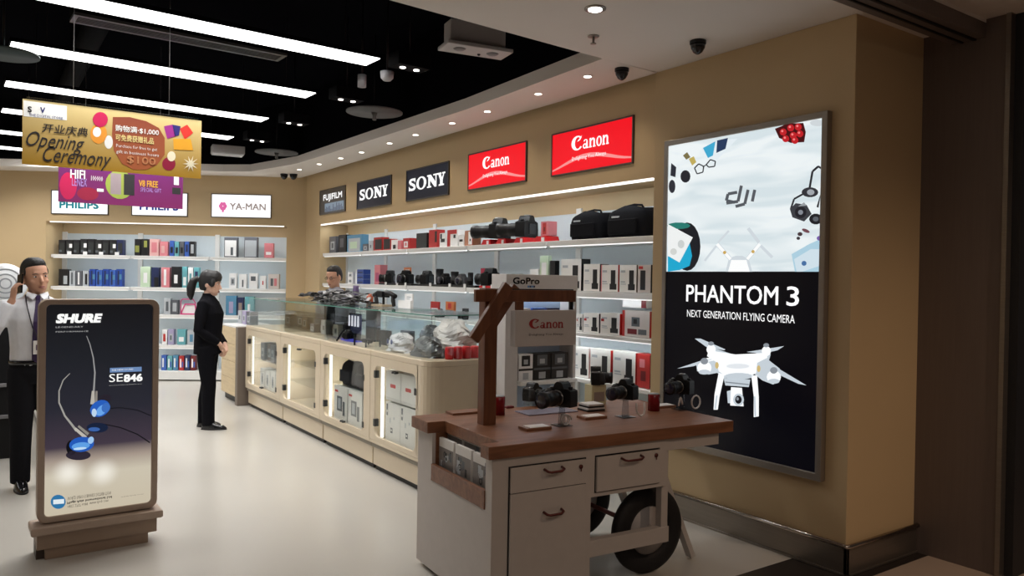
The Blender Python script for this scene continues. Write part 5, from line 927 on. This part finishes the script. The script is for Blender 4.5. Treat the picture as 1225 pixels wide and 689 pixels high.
x, y = cl(556, 494, ZT); tag(MB().box(-.10, .10, -.05, .05, 0, .012, WOOD).build('wooden_plate', loc=CT.w(x, y, ZT+.0005), rz=CT.a, bev=.002), 'flat walnut plate lying on cart left of the post', 'plate')
# ================================================================== freestanding lit poster of earphones
SF = Fr((.26, 5.06, 0), R(1.5)); f = lambda a, b: SF.px(a, b, -.06)
SX0, SX1 = f(46, 450)[0], f(190, 450)[0]; SZ1 = f(120, 358)[1]; SZ0 = f(120, 617)[1]
SG = thing('advertising_stand', 'freestanding lit poster of two blue earphones in a taupe rounded frame', 'poster', SF.o, SF.a)
TAUPE = mat('taupe_metal', srgb(172, 152, 136), .45, .0)
MB().frame(rrect(SX0, SX1, SZ0, SZ1, .05), rrect(SX0+.035, SX1-.035, SZ0+.035, SZ1-.03, .025), -.06, .04, TAUPE).build('frame', SG, bev=.005)
MB().prism(rrect(SX0+.02, SX1-.02, SZ0+.02, SZ1-.02, .03), .0, .039, TAUPE).build('rear_cover', SG)
pm = mat('earphone_poster', (.02, .02, .02), .25); nt = pm.node_tree; tc = nt.nodes.new('ShaderNodeTexCoord'); sp = nt.nodes.new('ShaderNodeSeparateXYZ'); mr = nt.nodes.new('ShaderNodeMapRange'); cr = nt.nodes.new('ShaderNodeValToRGB')
mr.inputs[1].default_value = SZ0; mr.inputs[2].default_value = SZ1; els = cr.color_ramp.elements; els[0].position = 0; els[0].color = (*srgb(200, 188, 165), 1); els[1].position = .20; els[1].color = (*srgb(205, 196, 176), 1)
for p_, c_ in ((.27, (165, 150, 138)), (.33, (62, 52, 66)), (.5, (34, 36, 48)), (.72, (24, 28, 36)), (1, (14, 14, 18))): e = els.new(p_); e.color = (*srgb(*c_), 1)
nt.links.new(tc.outputs['Object'], sp.inputs[0]); nt.links.new(sp.outputs[2], mr.inputs[0]); nt.links.new(mr.outputs[0], cr.inputs[0]); b_ = nt.nodes['Principled BSDF']; nt.links.new(cr.outputs[0], b_.inputs['Emission Color']); b_.inputs['Emission Strength'].default_value = .95
PY = -.045
MB().prism(rrect(SX0+.03, SX1-.03, SZ0+.03, SZ1-.025, .028), PY, .0, pm).build('poster', SG)
def spoly(name, pts, c, lay=1, e=.95): mb = MB(); poly(mb, [f(*p) for p in pts], PY-.0008*lay, lit('ear_%d_%d_%d' % c, srgb(*c), e)); return mb.build(name, SG)
def sell(name, cx, cy, rx, ry, c, lay=1, rot=0., n=18): return spoly(name, [(cx+rx*math.cos(2*math.pi*i/n)*math.cos(rot)-ry*math.sin(2*math.pi*i/n)*math.sin(rot), cy+rx*math.cos(2*math.pi*i/n)*math.sin(rot)+ry*math.sin(2*math.pi*i/n)*math.cos(rot)) for i in range(n)], c, lay)
def sline(name, pts, w0, w1, c, lay=1):
    mb = MB(); m = lit('ear_%d_%d_%d' % c, srgb(*c), .95); n = len(pts); L_ = []; R_ = []
    for i, (x, y) in enumerate(pts):
        a = pts[max(i-1, 0)]; b = pts[min(i+1, n-1)]; l = math.hypot(b[0]-a[0], b[1]-a[1]); w_ = (w0+(w1-w0)*i/(n-1))/2; nx, ny = -(b[1]-a[1])/l*w_, (b[0]-a[0])/l*w_; L_.append((x+nx, y+ny)); R_.append((x-nx, y-ny))
    for i in range(n-1): poly(mb, [f(*L_[i]), f(*L_[i+1]), f(*R_[i+1]), f(*R_[i])], PY-.0008*lay, m)
    return mb.build(name, SG)
sline('cable_print', [(104, 402), (108, 412), (112, 428), (114, 446), (113, 462), (112, 476)], .8, 2.4, (150, 150, 150)); sline('connector_print', [(112, 468), (111, 484)], 3.4, 5.2, (185, 180, 170), 2); sline('connector_print', [(116, 468), (115, 486)], 2.2, 3.6, (140, 135, 128), 2)
sline('cable_print', [(84, 447), (76, 455), (71, 468), (71, 482), (78, 498), (86, 508), (92, 516)], .8, 3.0, (160, 158, 152)); sline('connector_print', [(90, 513), (103, 524)], 3.2, 4.2, (190, 185, 175), 2); sline('connector_print', [(94, 510), (106, 520)], 2.6, 3.6, (140, 136, 128), 2)
sline('dark_cable_print', [(126, 508), (145, 512), (165, 520), (180, 530)], 1, 1.4, (12, 12, 18)); sline('dark_cable_print', [(120, 490), (145, 488), (165, 491), (182, 498)], .8, 1, (14, 14, 20))
sell('eartip_print', 127, 477, 7, 5, (38, 34, 44), 2); sell('reflection_print', 117, 512, 13, 6, (22, 34, 60), 2); sell('reflection_print', 113, 514, 7, 2.5, (60, 100, 170), 3)
sell('earphone_print', 120, 489, 12.5, 9.5, (40, 95, 190), 3, -.5); sell('earphone_glow_print', 122, 491, 8, 5, (105, 165, 235), 4, -.8); sell('highlight_print', 113, 494, 3, 5, (190, 215, 240), 5); sell('earphone_core_print', 127, 488, 5, 6, (60, 110, 190), 5, .4)
sell('eartip_print', 86, 536, 6.5, 9, (14, 14, 20), 2); sell('reflection_print', 94, 545, 15, 6, (44, 38, 52), 2); sell('earphone_print', 98, 532, 15, 9, (35, 90, 185), 3, -.12); sell('earphone_glow_print', 97, 534, 11, 4.5, (95, 160, 230), 4, -.12); sell('highlight_print', 96, 537, 8, 1.6, (190, 220, 245), 5, -.1); sell('highlight_print', 109, 527, 3.5, 4.5, (160, 200, 240), 5, .4)

prev = cr.outputs[0]
for (gx, gy) in ((82, 566), (124, 566)): # two backlight glows painted into the lower print's emission colour
    gx_, gz_ = f(gx, gy); d_ = nt.nodes.new('ShaderNodeVectorMath'); d_.operation = 'DISTANCE'; d_.inputs[1].default_value = (gx_, PY, gz_); nt.links.new(tc.outputs['Object'], d_.inputs[0])
    r2 = nt.nodes.new('ShaderNodeMapRange'); r2.interpolation_type = 'SMOOTHSTEP'; r2.inputs[1].default_value = 0; r2.inputs[2].default_value = .10; r2.inputs[3].default_value = .75; r2.inputs[4].default_value = 0; nt.links.new(d_.outputs['Value'], r2.inputs[0])
    mx_ = nt.nodes.new('ShaderNodeMix'); mx_.data_type = 'RGBA'; mx_.inputs[7].default_value = (1, .97, .88, 1); nt.links.new(r2.outputs[0], mx_.inputs[0]); nt.links.new(prev, mx_.inputs[6]); prev = mx_.outputs[2]
nt.links.new(prev, b_.inputs['Emission Color'])
PWL = lit('ear_white', (.95, .95, .93), 1.0)
def st_(s_, a, b, c, d, m, name='lettering', **k):
    x0, z0 = f(a, d); x1, z1 = f(c, b); lettering(s_, x0, x1, z0, z1, PY-.003, m, SG, name, **k)
st_('SHURE', 67, 375, 123, 387, PWL, bold=.07, shear=.2); st_('LEGENDARY', 67, 390, 100, 392.5, lit('ear_soft', (.5, .5, .5), .9), res=1); st_('PERFORMANCE', 67, 395.5, 106, 398, lit('ear_soft', (.5, .5, .5), .9), res=1)
spoly('label_bar_print', [(132, 440.5), (170, 439), (170, 444.5), (132, 446)], (110, 140, 185), 1); st_('THE NEW SOUND', 134, 441, 160, 444, PWL, res=1); st_('SE', 131, 447, 147.5, 457.5, PWL); st_('846', 148.5, 447, 171, 457.5, PWL, bold=.05); st_('Sound Isolating Earphones', 131, 459, 170, 462, PWL, res=1)
DKI = lit('ear_ink', srgb(60, 55, 50), .9)
st_('WORLD FAMOUS BRANDS DISTRIBUTION', 81, 592, 133, 595, DKI, res=1); st_('Mega Asia International Ltd', 81, 596.5, 134, 600, DKI, bold=.03, res=1); st_('+852 2737 6688  www.shop.com', 81, 601.5, 130, 604, DKI, res=1); st_('www.shop.com', 145, 592, 172, 594.5, DKI, res=1)
sell('round_badge_print', 70, 601, 9, 8.5, (45, 115, 165), 1); spoly('badge_band_print', [(64, 598.5), (77, 597.5), (77, 603), (64, 604)], (225, 235, 240), 2)
bl = f(36, 625)[0]; br = f(193, 612)[0]; zl = SZ0-.005
MB().prism(rrect(bl, br, zl-.045, zl, .012), -.115, .08, TAUPE).build('ledge', SG, bev=.006); MB().box(bl+.03, br-.03, -.09, .06, zl-.13, zl-.045, mat('base_bronze', srgb(150, 128, 110), .45, .1)).build('base_upper', SG, bev=.003); MB().box(bl+.07, br-.075, -.08, .05, 0, zl-.13, mat('base_bronze', srgb(150, 128, 110), .45, .1)).build('base_lower', SG, bev=.003)
MB().box(bl+.03, br-.13, -.05, .10, 0, .09, mat('base_dark', srgb(70, 58, 50), .5, .3)).build('rear_foot', SG)
# ================================================================== left side: glass counter behind the poster, black stand behind the man
LC = thing('glass_counter', 'white counter with glass top running back behind the earphone poster', 'counter', (.48, 7.3, 0))
MB().box(0, .62, 0, 3.6, .08, .93, SHELFW).build('body', LC, bev=.01); MB().box(.03, .59, .04, 3.56, 0, .08, BLK).build('plinth', LC); MB().box(-.015, .635, -.015, 3.615, .93, .955, mat('counter_top_blue', srgb(175, 190, 205), .15)).build('top', LC, bev=.004)
MB().box(.0, .012, .3, 3.3, .80, .86, lit('counter_edge_light', (.8, .9, 1), .8)).build('edge_light', LC)
carton('product_box', 'long flat blue box lying on the counter behind the earphone poster', 'box', (.86, 8.9, .956), R(-10), .42, .2, .10, CBL, [(.05, .1, .9, .6, CB)])
carton('product_box', 'black box on the counter behind the earphone poster', 'box', (1.0, 8.0, .956), R(-20), .1, .12, .11, CBK, [(.2, .2, .8, .6, GP)])
tag(MB().rings([(0, 0, 0, .035, .035), (0, 0, .1, .035, .035), (0, 0, .12, .012, .012), (0, 0, .15, .012, .012)], CWH, 14).build('bottle', loc=(.95, 9.7, .956)), 'small white bottle on the counter behind the poster', 'bottle')
BS = thing('display_stand', 'black stand carrying a white round speaker at the far left edge', 'stand', (-.06, 7.9, 0))
MB().box(-.35, .28, -.02, .3, 0, 1.30, BLK).build('cabinet', BS, bev=.01)
for z in (.35, .62): MB().box(-.36, .29, -.05, .3, z, z+.03, GCARD).build('shelf', BS, bev=.004)
MB().box(-.30, .27, -.03, .28, 1.30, 1.33, BLKS).build('top', BS)
WSP = mat('speaker_white', srgb(225, 228, 230), .25)
for k, (x, z, r, l) in enumerate([(-.02, 1.505, .17, 'large white round speaker behind the man on the phone'), (.16, 1.46+.03, .0, '')]):
    if not r: continue
    th = thing('round_speaker', l, 'speaker', (.16, 7.83, z), R(8)); g = MB(); g.tube([(0, .04, 0), (0, -.02, 0), (0, -.05, 0)], [r*.9, r, r*.86], WSP, 32); g.build('shell', th)
    for rr_ in (.75, .5, .28): mb = MB(); n = 32; arcband(mb, 0, 0, (r*rr_, r*rr_), (r*rr_-.012, r*rr_-.012), 0, 360, -.0515, M_('speaker_grey', (150, 155, 160)), 32); mb.build('ring', th)
    MB().tube([(0, .05, -r*.9), (0, .05, -(z-1.332))], .02, BLK, 10).build('neck', th)
# wooden drawer cabinet between the counters and the back wall
DC = Fr((2.62, 10.55, 0), R(-90)); th = thing('drawer_cabinet', 'pale wooden drawer cabinet behind the woman, before the back wall', 'cabinet', DC.o, DC.a)
PALEW = woodmat('pale_wood', (.58, .45, .27), (.66, .52, .32), (2, 10, 14), .45)
MB().box(0, .72, .02, .5, .08, .95, PALEW).build('carcass', th); MB().box(.02, .70, .05, .48, 0, .08, BLK).build('plinth', th); MB().box(-.01, .73, 0, .51, .95, .975, SHELFW).build('top', th, bev=.003)
for k in range(4): MB().box(.005, .715, .0, .02, .09+k*.215, .30+k*.215, PALEW).build('drawer', th, bev=.003)
PO = MB().box(0, .10, -.02, .45, 0, .97, mat('grey_taupe_panel', srgb(120, 108, 98), .5)).build('end_panel', loc=DC.w(.76, 0, 0), rz=DC.a, bev=.004); tag(PO, 'grey taupe end panel between the drawer cabinet and farthest counter', 'panel')
for k in range(3): carton('product_box', 'grey and white box on top of the pale drawer cabinet, %s from the left' % nth(k), 'box', DC.w(.12+.2*k, .2, .9765), DC.a, .16, .1, .17, [LP, CL, CG][k], pic, group='boxes on the drawer cabinet')
# ================================================================== people
SKIN = mat('skin', srgb(196, 148, 122), .5, noise=.05); SKIN2 = mat('skin_fair', srgb(214, 172, 150), .5, noise=.05)
HAIR = mat('black_hair', (.008, .007, .007), .45, noise=.5, nscale=140, bump=.5); LIP = mat('lip', srgb(150, 88, 80), .5); EYEW = mat('eye_white', (.6, .58, .56), .3); EYED = mat('iris_dark', (.01, .008, .008), .15)
def fuse(mb, name, parent, vox=.009, smooth=4):
    o = mb.build(name, parent); rm = o.modifiers.new('r', 'REMESH'); rm.mode = 'VOXEL'; rm.voxel_size = vox; rm.use_smooth_shade = True
    sm = o.modifiers.new('s', 'SMOOTH'); sm.factor = .5; sm.iterations = smooth
    bpy.context.view_layer.update(); me0 = o.data; bake(o)
    if not o.data.materials: 
        for m in me0.materials: o.data.materials.append(m)
    return o
def hand(mb, wrist, d, n, curl, m, side=1, s=1.):
    w_ = Vector(wrist); d = Vector(d).normalized(); n = Vector(n); n = (n-d*n.dot(d)).normalized(); b = d.cross(n)*side
    P = lambda u, v, t: w_+d*u*s+b*v*s+n*t*s
    mb.tube([P(-.01, 0, 0), P(.03, 0, 0), P(.075, 0, 0), P(.09, 0, 0)], [(.022*s, .017*s), (.033*s, .016*s), (.038*s, .014*s), (.034*s, .011*s)], m, 12)
    for k, (v, L_) in enumerate(((-.028, .070), (-.010, .080), (.010, .075), (.028, .058))):
        pts = [P(.07, v, 0), P(.088, v*1.05, 0)]; a = 0; p = Vector((.088, v*1.08, 0))
        for q, fr_ in enumerate((.45, .3, .25)): a += curl*(.7, .9, .7)[q]; p = p+Vector((math.cos(a)*L_*fr_, 0, math.sin(a)*L_*fr_)); pts.append(P(*p))
        mb.tube(pts, [.0095*s, .009*s, .0085*s, .008*s, .007*s], m, 8)
    mb.tube([P(.02, -.028, .0), P(.045, -.048, .008), P(.07, -.055, .02+.02*curl), P(.09, -.052, .03+.03*curl)], [.013*s, .011*s, .010*s, .008*s], m, 8)
def mtx(yaw, tilt, nod, piv): return Matrix.Translation(piv) @ Euler((nod, tilt, yaw)).to_matrix().to_4x4() @ Matrix.Translation(-Vector(piv))
def person(label, loc, rz, H, arms, hairstyle, top, bottom, skin, head=(0, 0, 0), female=False, glasses=False, legspread=.09, stride=0.):
    k = H/1.72; root = thing('person', label, 'person', loc, rz); root.scale = (k, k, k)
    HM = mtx(*head, (0, .0, 1.49)) @ Matrix.Translation((0, 0, 1.49-.012)) @ Matrix.Scale(1.06, 4) @ Matrix.Translation((0, 0, -1.49)); shw = .180 if female else .205
    b = MB(); c = MB(); t = MB()
    legs = {}
    for sx in (-1, 1):
        yo = stride*sx; J = [(sx*legspread*.95, 0, .90), (sx*legspread, yo*.3-.0, .70), (sx*legspread, yo*.6-.01, .48), (sx*legspread, yo*.9+.01, .30), (sx*legspread, yo+.015, .09)]
        b.tube(J, [.085, .075, .055, .050, .036], skin, 14); t.tube([J[0], J[1], J[2], J[3], (J[4][0], J[4][1]-.005, .045)], [.100, .092, .076, .070, .066], bottom, 16); legs[sx] = J[4]
    tw = .93 if female else 1.
    b.rings([(0, 0, .84, .13*tw, .10), (0, 0, .95, .15*tw, .11), (0, 0, 1.08, .13*tw, .095), (0, -.01, 1.25, .155*tw, .105), (0, -.005, 1.36, .16*tw, .095), (0, 0, 1.42, .09, .07), (0, 0, 1.46, .055, .055), (0, -.005, 1.53, .052, .052)], skin, 20)
    t.rings([(0, 0, .80, .13*tw, .105), (0, 0, .88, .172*tw, .128), (0, 0, .97, .168*tw, .125), (0, 0, 1.02, .150*tw, .112)], bottom, 22)
    zb = .93 if not female else .82
    fd = .02 if female else .0; c.rings([(0, 0, zb, .168*tw+(.01 if female else 0), .128+fd), (0, 0, 1.05, .165*tw, .122+fd), (0, -.005, 1.15, .172*tw, .124+fd), (0, -.01, 1.27, .190*tw, .130+fd), (0, -.005, 1.36, .188*tw, .112), (0, 0, 1.415, .135*tw, .088), (0, .004, 1.452, .072, .066), (0, .004, 1.47, .062, .060)], top, 24)
    for sx in (-1, 1):
        sh = Vector((sx*shw*.93, 0, 1.365)); el, wr, hd, nrm, curl = arms[sx]; el = Vector(el); wr = Vector(wr); m1 = (sh+el)/2; m2 = el+(wr-el)*.35
        b.tube([Vector((sx*.08, 0, 1.36)), sh, m1, el, m2, wr], [.05, .046, .042, .036, .034, .025], skin, 12); cw = wr+(el-wr)*.10
        c.tube([Vector((sx*.08, 0, 1.36)), sh, m1, el, m2, cw], [.066, .066, .060, .052, .048, .038], top, 14)
        hand(b, wr, hd, nrm, curl, skin, side=sx)
    # head
    hb = MB()
    hb.rings([(0, -.045, 1.482, .024, .026), (0, -.042, 1.492, .038, .042), (0, -.028, 1.515, .055, .066), (0, -.012, 1.55, .066, .086), (0, -.002, 1.585, .072, .096), (0, 0, 1.62, .076, .100), (0, .004, 1.66, .074, .097), (0, .006, 1.695, .058, .078), (0, .006, 1.715, .028, .04)], skin, 24)
    hb.tube([(0, -.092, 1.615), (0, -.108, 1.585), (0, -.118, 1.565), (0, -.10, 1.556)], [.007, .010, .014, .008], skin, 10); hb.ell((0, -.094, 1.528), (.022, .010, .012), skin, 12); hb.ell((0, -.075, 1.495), (.022, .016, .014), skin, 12)
    hb.ell((0, -.088, 1.628), (.048, .012, .010), skin, 12)
    for sx in (-1, 1): hb.ell((sx*.077, .008, 1.585), (.009, .019, .031), skin, 12); hb.ell((sx*.040, -.070, 1.565), (.022, .018, .018), skin, 12)
    b.v += [tuple(HM @ Vector(p)) for p in hb.v]; o = len(b.v)-len(hb.v); b.f += [[i+o for i in q] for q in hb.f]; b.mi += [b.m(skin)]*len(hb.f); b.sm += hb.sm
    fuse(b, 'body', root, .0065, 3)
    def hp(mb_, name, par=root): mb_.v = [tuple(HM @ Vector(p)) for p in mb_.v]; return mb_.build(name, par)
    for sx in (-1, 1):
        e = MB(); e.ell((sx*.031, -.0875, 1.602), (.0125, .007, .0055), EYEW, 12); e.ell((sx*.031, -.0935, 1.602), (.0055, .002, .0052), EYED, 10); hp(e, 'eye'); hp(MB().tube([(sx*.014, -.0985, 1.619), (sx*.032, -.099, 1.624), (sx*.050, -.086, 1.618)], [.002, .0032, .0015], HAIR, 6), 'eyebrow')
    m = MB(); m.tube([(-.022, -.098, 1.529), (-.008, -.105, 1.532), (.008, -.105, 1.532), (.022, -.098, 1.529)], [.0015, .0038, .0038, .0015], LIP, 8); m.tube([(-.018, -.099, 1.525), (0, -.106, 1.523), (.018, -.099, 1.525)], [.002, .0045, .002], LIP, 8); hp(m, 'mouth')
    h = MB()
    if hairstyle == 'short':
        h.rings([(0, .055, 1.54, .055, .050), (0, .045, 1.58, .073, .066), (0, .038, 1.61, .080, .076), (0, .030, 1.64, .081, .084), (0, .018, 1.665, .080, .093), (0, .008, 1.69, .073, .096), (0, .003, 1.715, .058, .083), (0, .004, 1.733, .032, .048)], HAIR, 22)
        for sx in (-1, 1): h.ell((sx*.073, -.022, 1.632), (.007, .018, .030), HAIR, 10)
    else:
        h.rings([(0, .04, 1.52, .055, .050), (0, .035, 1.56, .078, .070), (0, .022, 1.60, .086, .092), (0, .006, 1.64, .088, .112), (0, .0, 1.68, .084, .112), (0, .0, 1.715, .070, .095), (0, .0, 1.74, .038, .055)], HAIR, 22)
        for sx in (-1, 1): h.ell((sx*.074, -.045, 1.61), (.014, .034, .045), HAIR, 10)
        h.tube([(0, .09, 1.61), (0, .135, 1.63), (0, .17, 1.60), (0, .185, 1.53), (0, .18, 1.45), (0, .165, 1.40)], [.02, .030, .042, .046, .036, .012], HAIR, 12)
    h.v = [tuple(HM @ Vector(p)) for p in h.v]; ho = fuse(h, 'hair', root, .008, 3)
    if glasses:
        g = MB()
        for sx in (-1, 1): g.tube([(sx*.034+.019*math.cos(a*math.pi/8), -.103, 1.600+.014*math.sin(a*math.pi/8)) for a in range(17)], .0018, BLK, 6); g.tube([(sx*.053, -.103, 1.603), (sx*.078, 0, 1.60)], .0018, BLK, 6)
        g.tube([(-.015, -.104, 1.602), (.015, -.104, 1.602)], .0018, BLK, 6); hp(g, 'glasses')
    fuse(t, 'trousers', root, .011, 3); sh_ = fuse(c, 'shirt' if not female else 'jacket', root, .010, 3)
    for sx in (-1, 1):
        x, y, z = legs[sx]; s_ = MB(); s_.rings([(x, y-.065, .0, .044, .135), (x, y-.065, .02, .046, .138), (x, y-.055, .045, .042, .118), (x, y-.01, .075, .040, .062), (x, y+.01, .10, .038, .045)], BLKS, 18); so = s_.build('shoe', root); MB().rings([(x, y-.065, -.0, .047, .140), (x, y-.065, .010, .047, .140)], BLK, 18).build('sole', so)
    return root, HM
SHIRT = mat('shirt_white', srgb(228, 230, 236), .8, noise=.08, nscale=20, bump=.3); TROU = clothmat('black_trousers', (.012, .012, .015)); SUIT = clothmat('black_suit', (.005, .005, .007))
p = onz(41, 583, 0)
man, HM = person('man in white shirt and purple tie holding a phone to his ear', (p.x, p.y, 0), R(4), 1.70, {-1: ((-.30, -.04, 1.13), (-.155, -.055, 1.42), (.12, .05, 1), (.9, .2, -.1), .75), 1: ((.245, .03, 1.10), (.24, -.05, .86), (.0, -.1, -1), (-1, 0, 0), .35)}, 'short', SHIRT, TROU, SKIN, head=(R(14), R(-6), R(2)))
g = MB(); g.box(-.006, .006, -.035, .035, -.07, .07, BLKS); ph = g.build('mobile_phone', loc=man.matrix_world @ Vector((0, 0, 0))); 
bpy.context.view_layer.update(); q = man.matrix_world @ Vector((-.108, -.03, 1.535)); ph.location = q; ph.rotation_euler = (R(-8), R(6), R(20)); tag(ph, 'black mobile phone held against the ear of the man in white shirt', 'phone')
TIE = mat('tie_purple', srgb(50, 30, 75), .6, noise=.3, nscale=60)
g = MB(); g.prism([(-.018, 1.452), (.018, 1.452), (.012, 1.42), (-.012, 1.42)], -.100, -.080, TIE); g.add([(-.013, -.094, 1.425), (.013, -.094, 1.425), (.034, -.150, 1.26), (.040, -.140, 1.10), (.040, -.138, .98), (0, -.142, .945), (-.040, -.138, .98), (-.040, -.140, 1.10), (-.034, -.150, 1.26)], [(0, 8, 7, 6, 5, 4, 3, 2, 1)], TIE); tie = g.build('tie', man); md = tie.modifiers.new('s', 'SOLIDIFY'); md.thickness = .006
g = MB()
for sx in (-1, 1): g.add([(sx*.006, -.094, 1.452), (sx*.066, -.060, 1.478), (sx*.070, -.075, 1.448), (sx*.034, -.112, 1.418)], [(0, 1, 2, 3) if sx > 0 else (3, 2, 1, 0)], SHIRT)
col_ = g.build('collar', man); md = col_.modifiers.new('s', 'SOLIDIFY'); md.thickness = .006
MB().tube([(-.075, -.05, 1.455), (-.07, -.13, 1.36), (-.04, -.152, 1.22), (0, -.155, 1.12)], .004, M_('lanyard_dark', (40, 35, 50)), 6).build('lanyard', man); MB().tube([(.075, -.05, 1.455), (.07, -.13, 1.36), (.04, -.152, 1.22), (0, -.155, 1.12)], .004, M_('lanyard_dark', (40, 35, 50)), 6).build('lanyard', man)
bd = MB().box(-.035, .035, -.162, -.156, 1.02, 1.12, WCARD).build('badge', man); MB().box(-.018, .018, -.1635, -.162, 1.05, 1.09, M_('badge_photo', (90, 60, 95))).build('photo_print', bd)
MB().rings([(0, 0, .94, .176, .134), (0, 0, .97, .175, .133)], BLKS, 24).build('belt', man)
p = onz(249, 513, 0)
wom, _h = person('woman in black suit with ponytail standing in profile before the shelves', (p.x, p.y+.05, 0), R(58), 1.64, {-1: ((-.225, .03, 1.09), (-.07, -.155, .93), (.55, -.15, -.8), (-.2, 1, -.2), .6), 1: ((.225, .02, 1.09), (.075, -.165, .91), (-.6, -.12, -.7), (.2, 1, -.2), .6)}, 'pony', SUIT, SUIT, SKIN2, head=(0, 0, R(8)), female=True, legspread=.075, stride=.05)
g = MB(); g.rings([(0, .002, 1.455, .066, .064), (0, .002, 1.485, .060, .060)], SUIT, 20); g.build('collar', wom)
man2, _h = person('man with glasses behind the counters, looking down, only head and shoulders showing', (3.62, 7.9, 0), R(-52), 1.74, {-1: ((-.235, .02, 1.10), (-.24, -.06, .86), (0, -.1, -1), (1, 0, 0), .4), 1: ((.235, .02, 1.10), (.24, -.06, .86), (0, -.1, -1), (-1, 0, 0), .4)}, 'short', mat('shirt_grey', srgb(150, 150, 158), .8, bump=.3), TROU, SKIN, head=(R(-8), 0, R(12)), glasses=True)
r_ = ray(401, 333)*9.75; man2.location = (CAM.x+r_.x, CAM.y+r_.y+.0, 0)
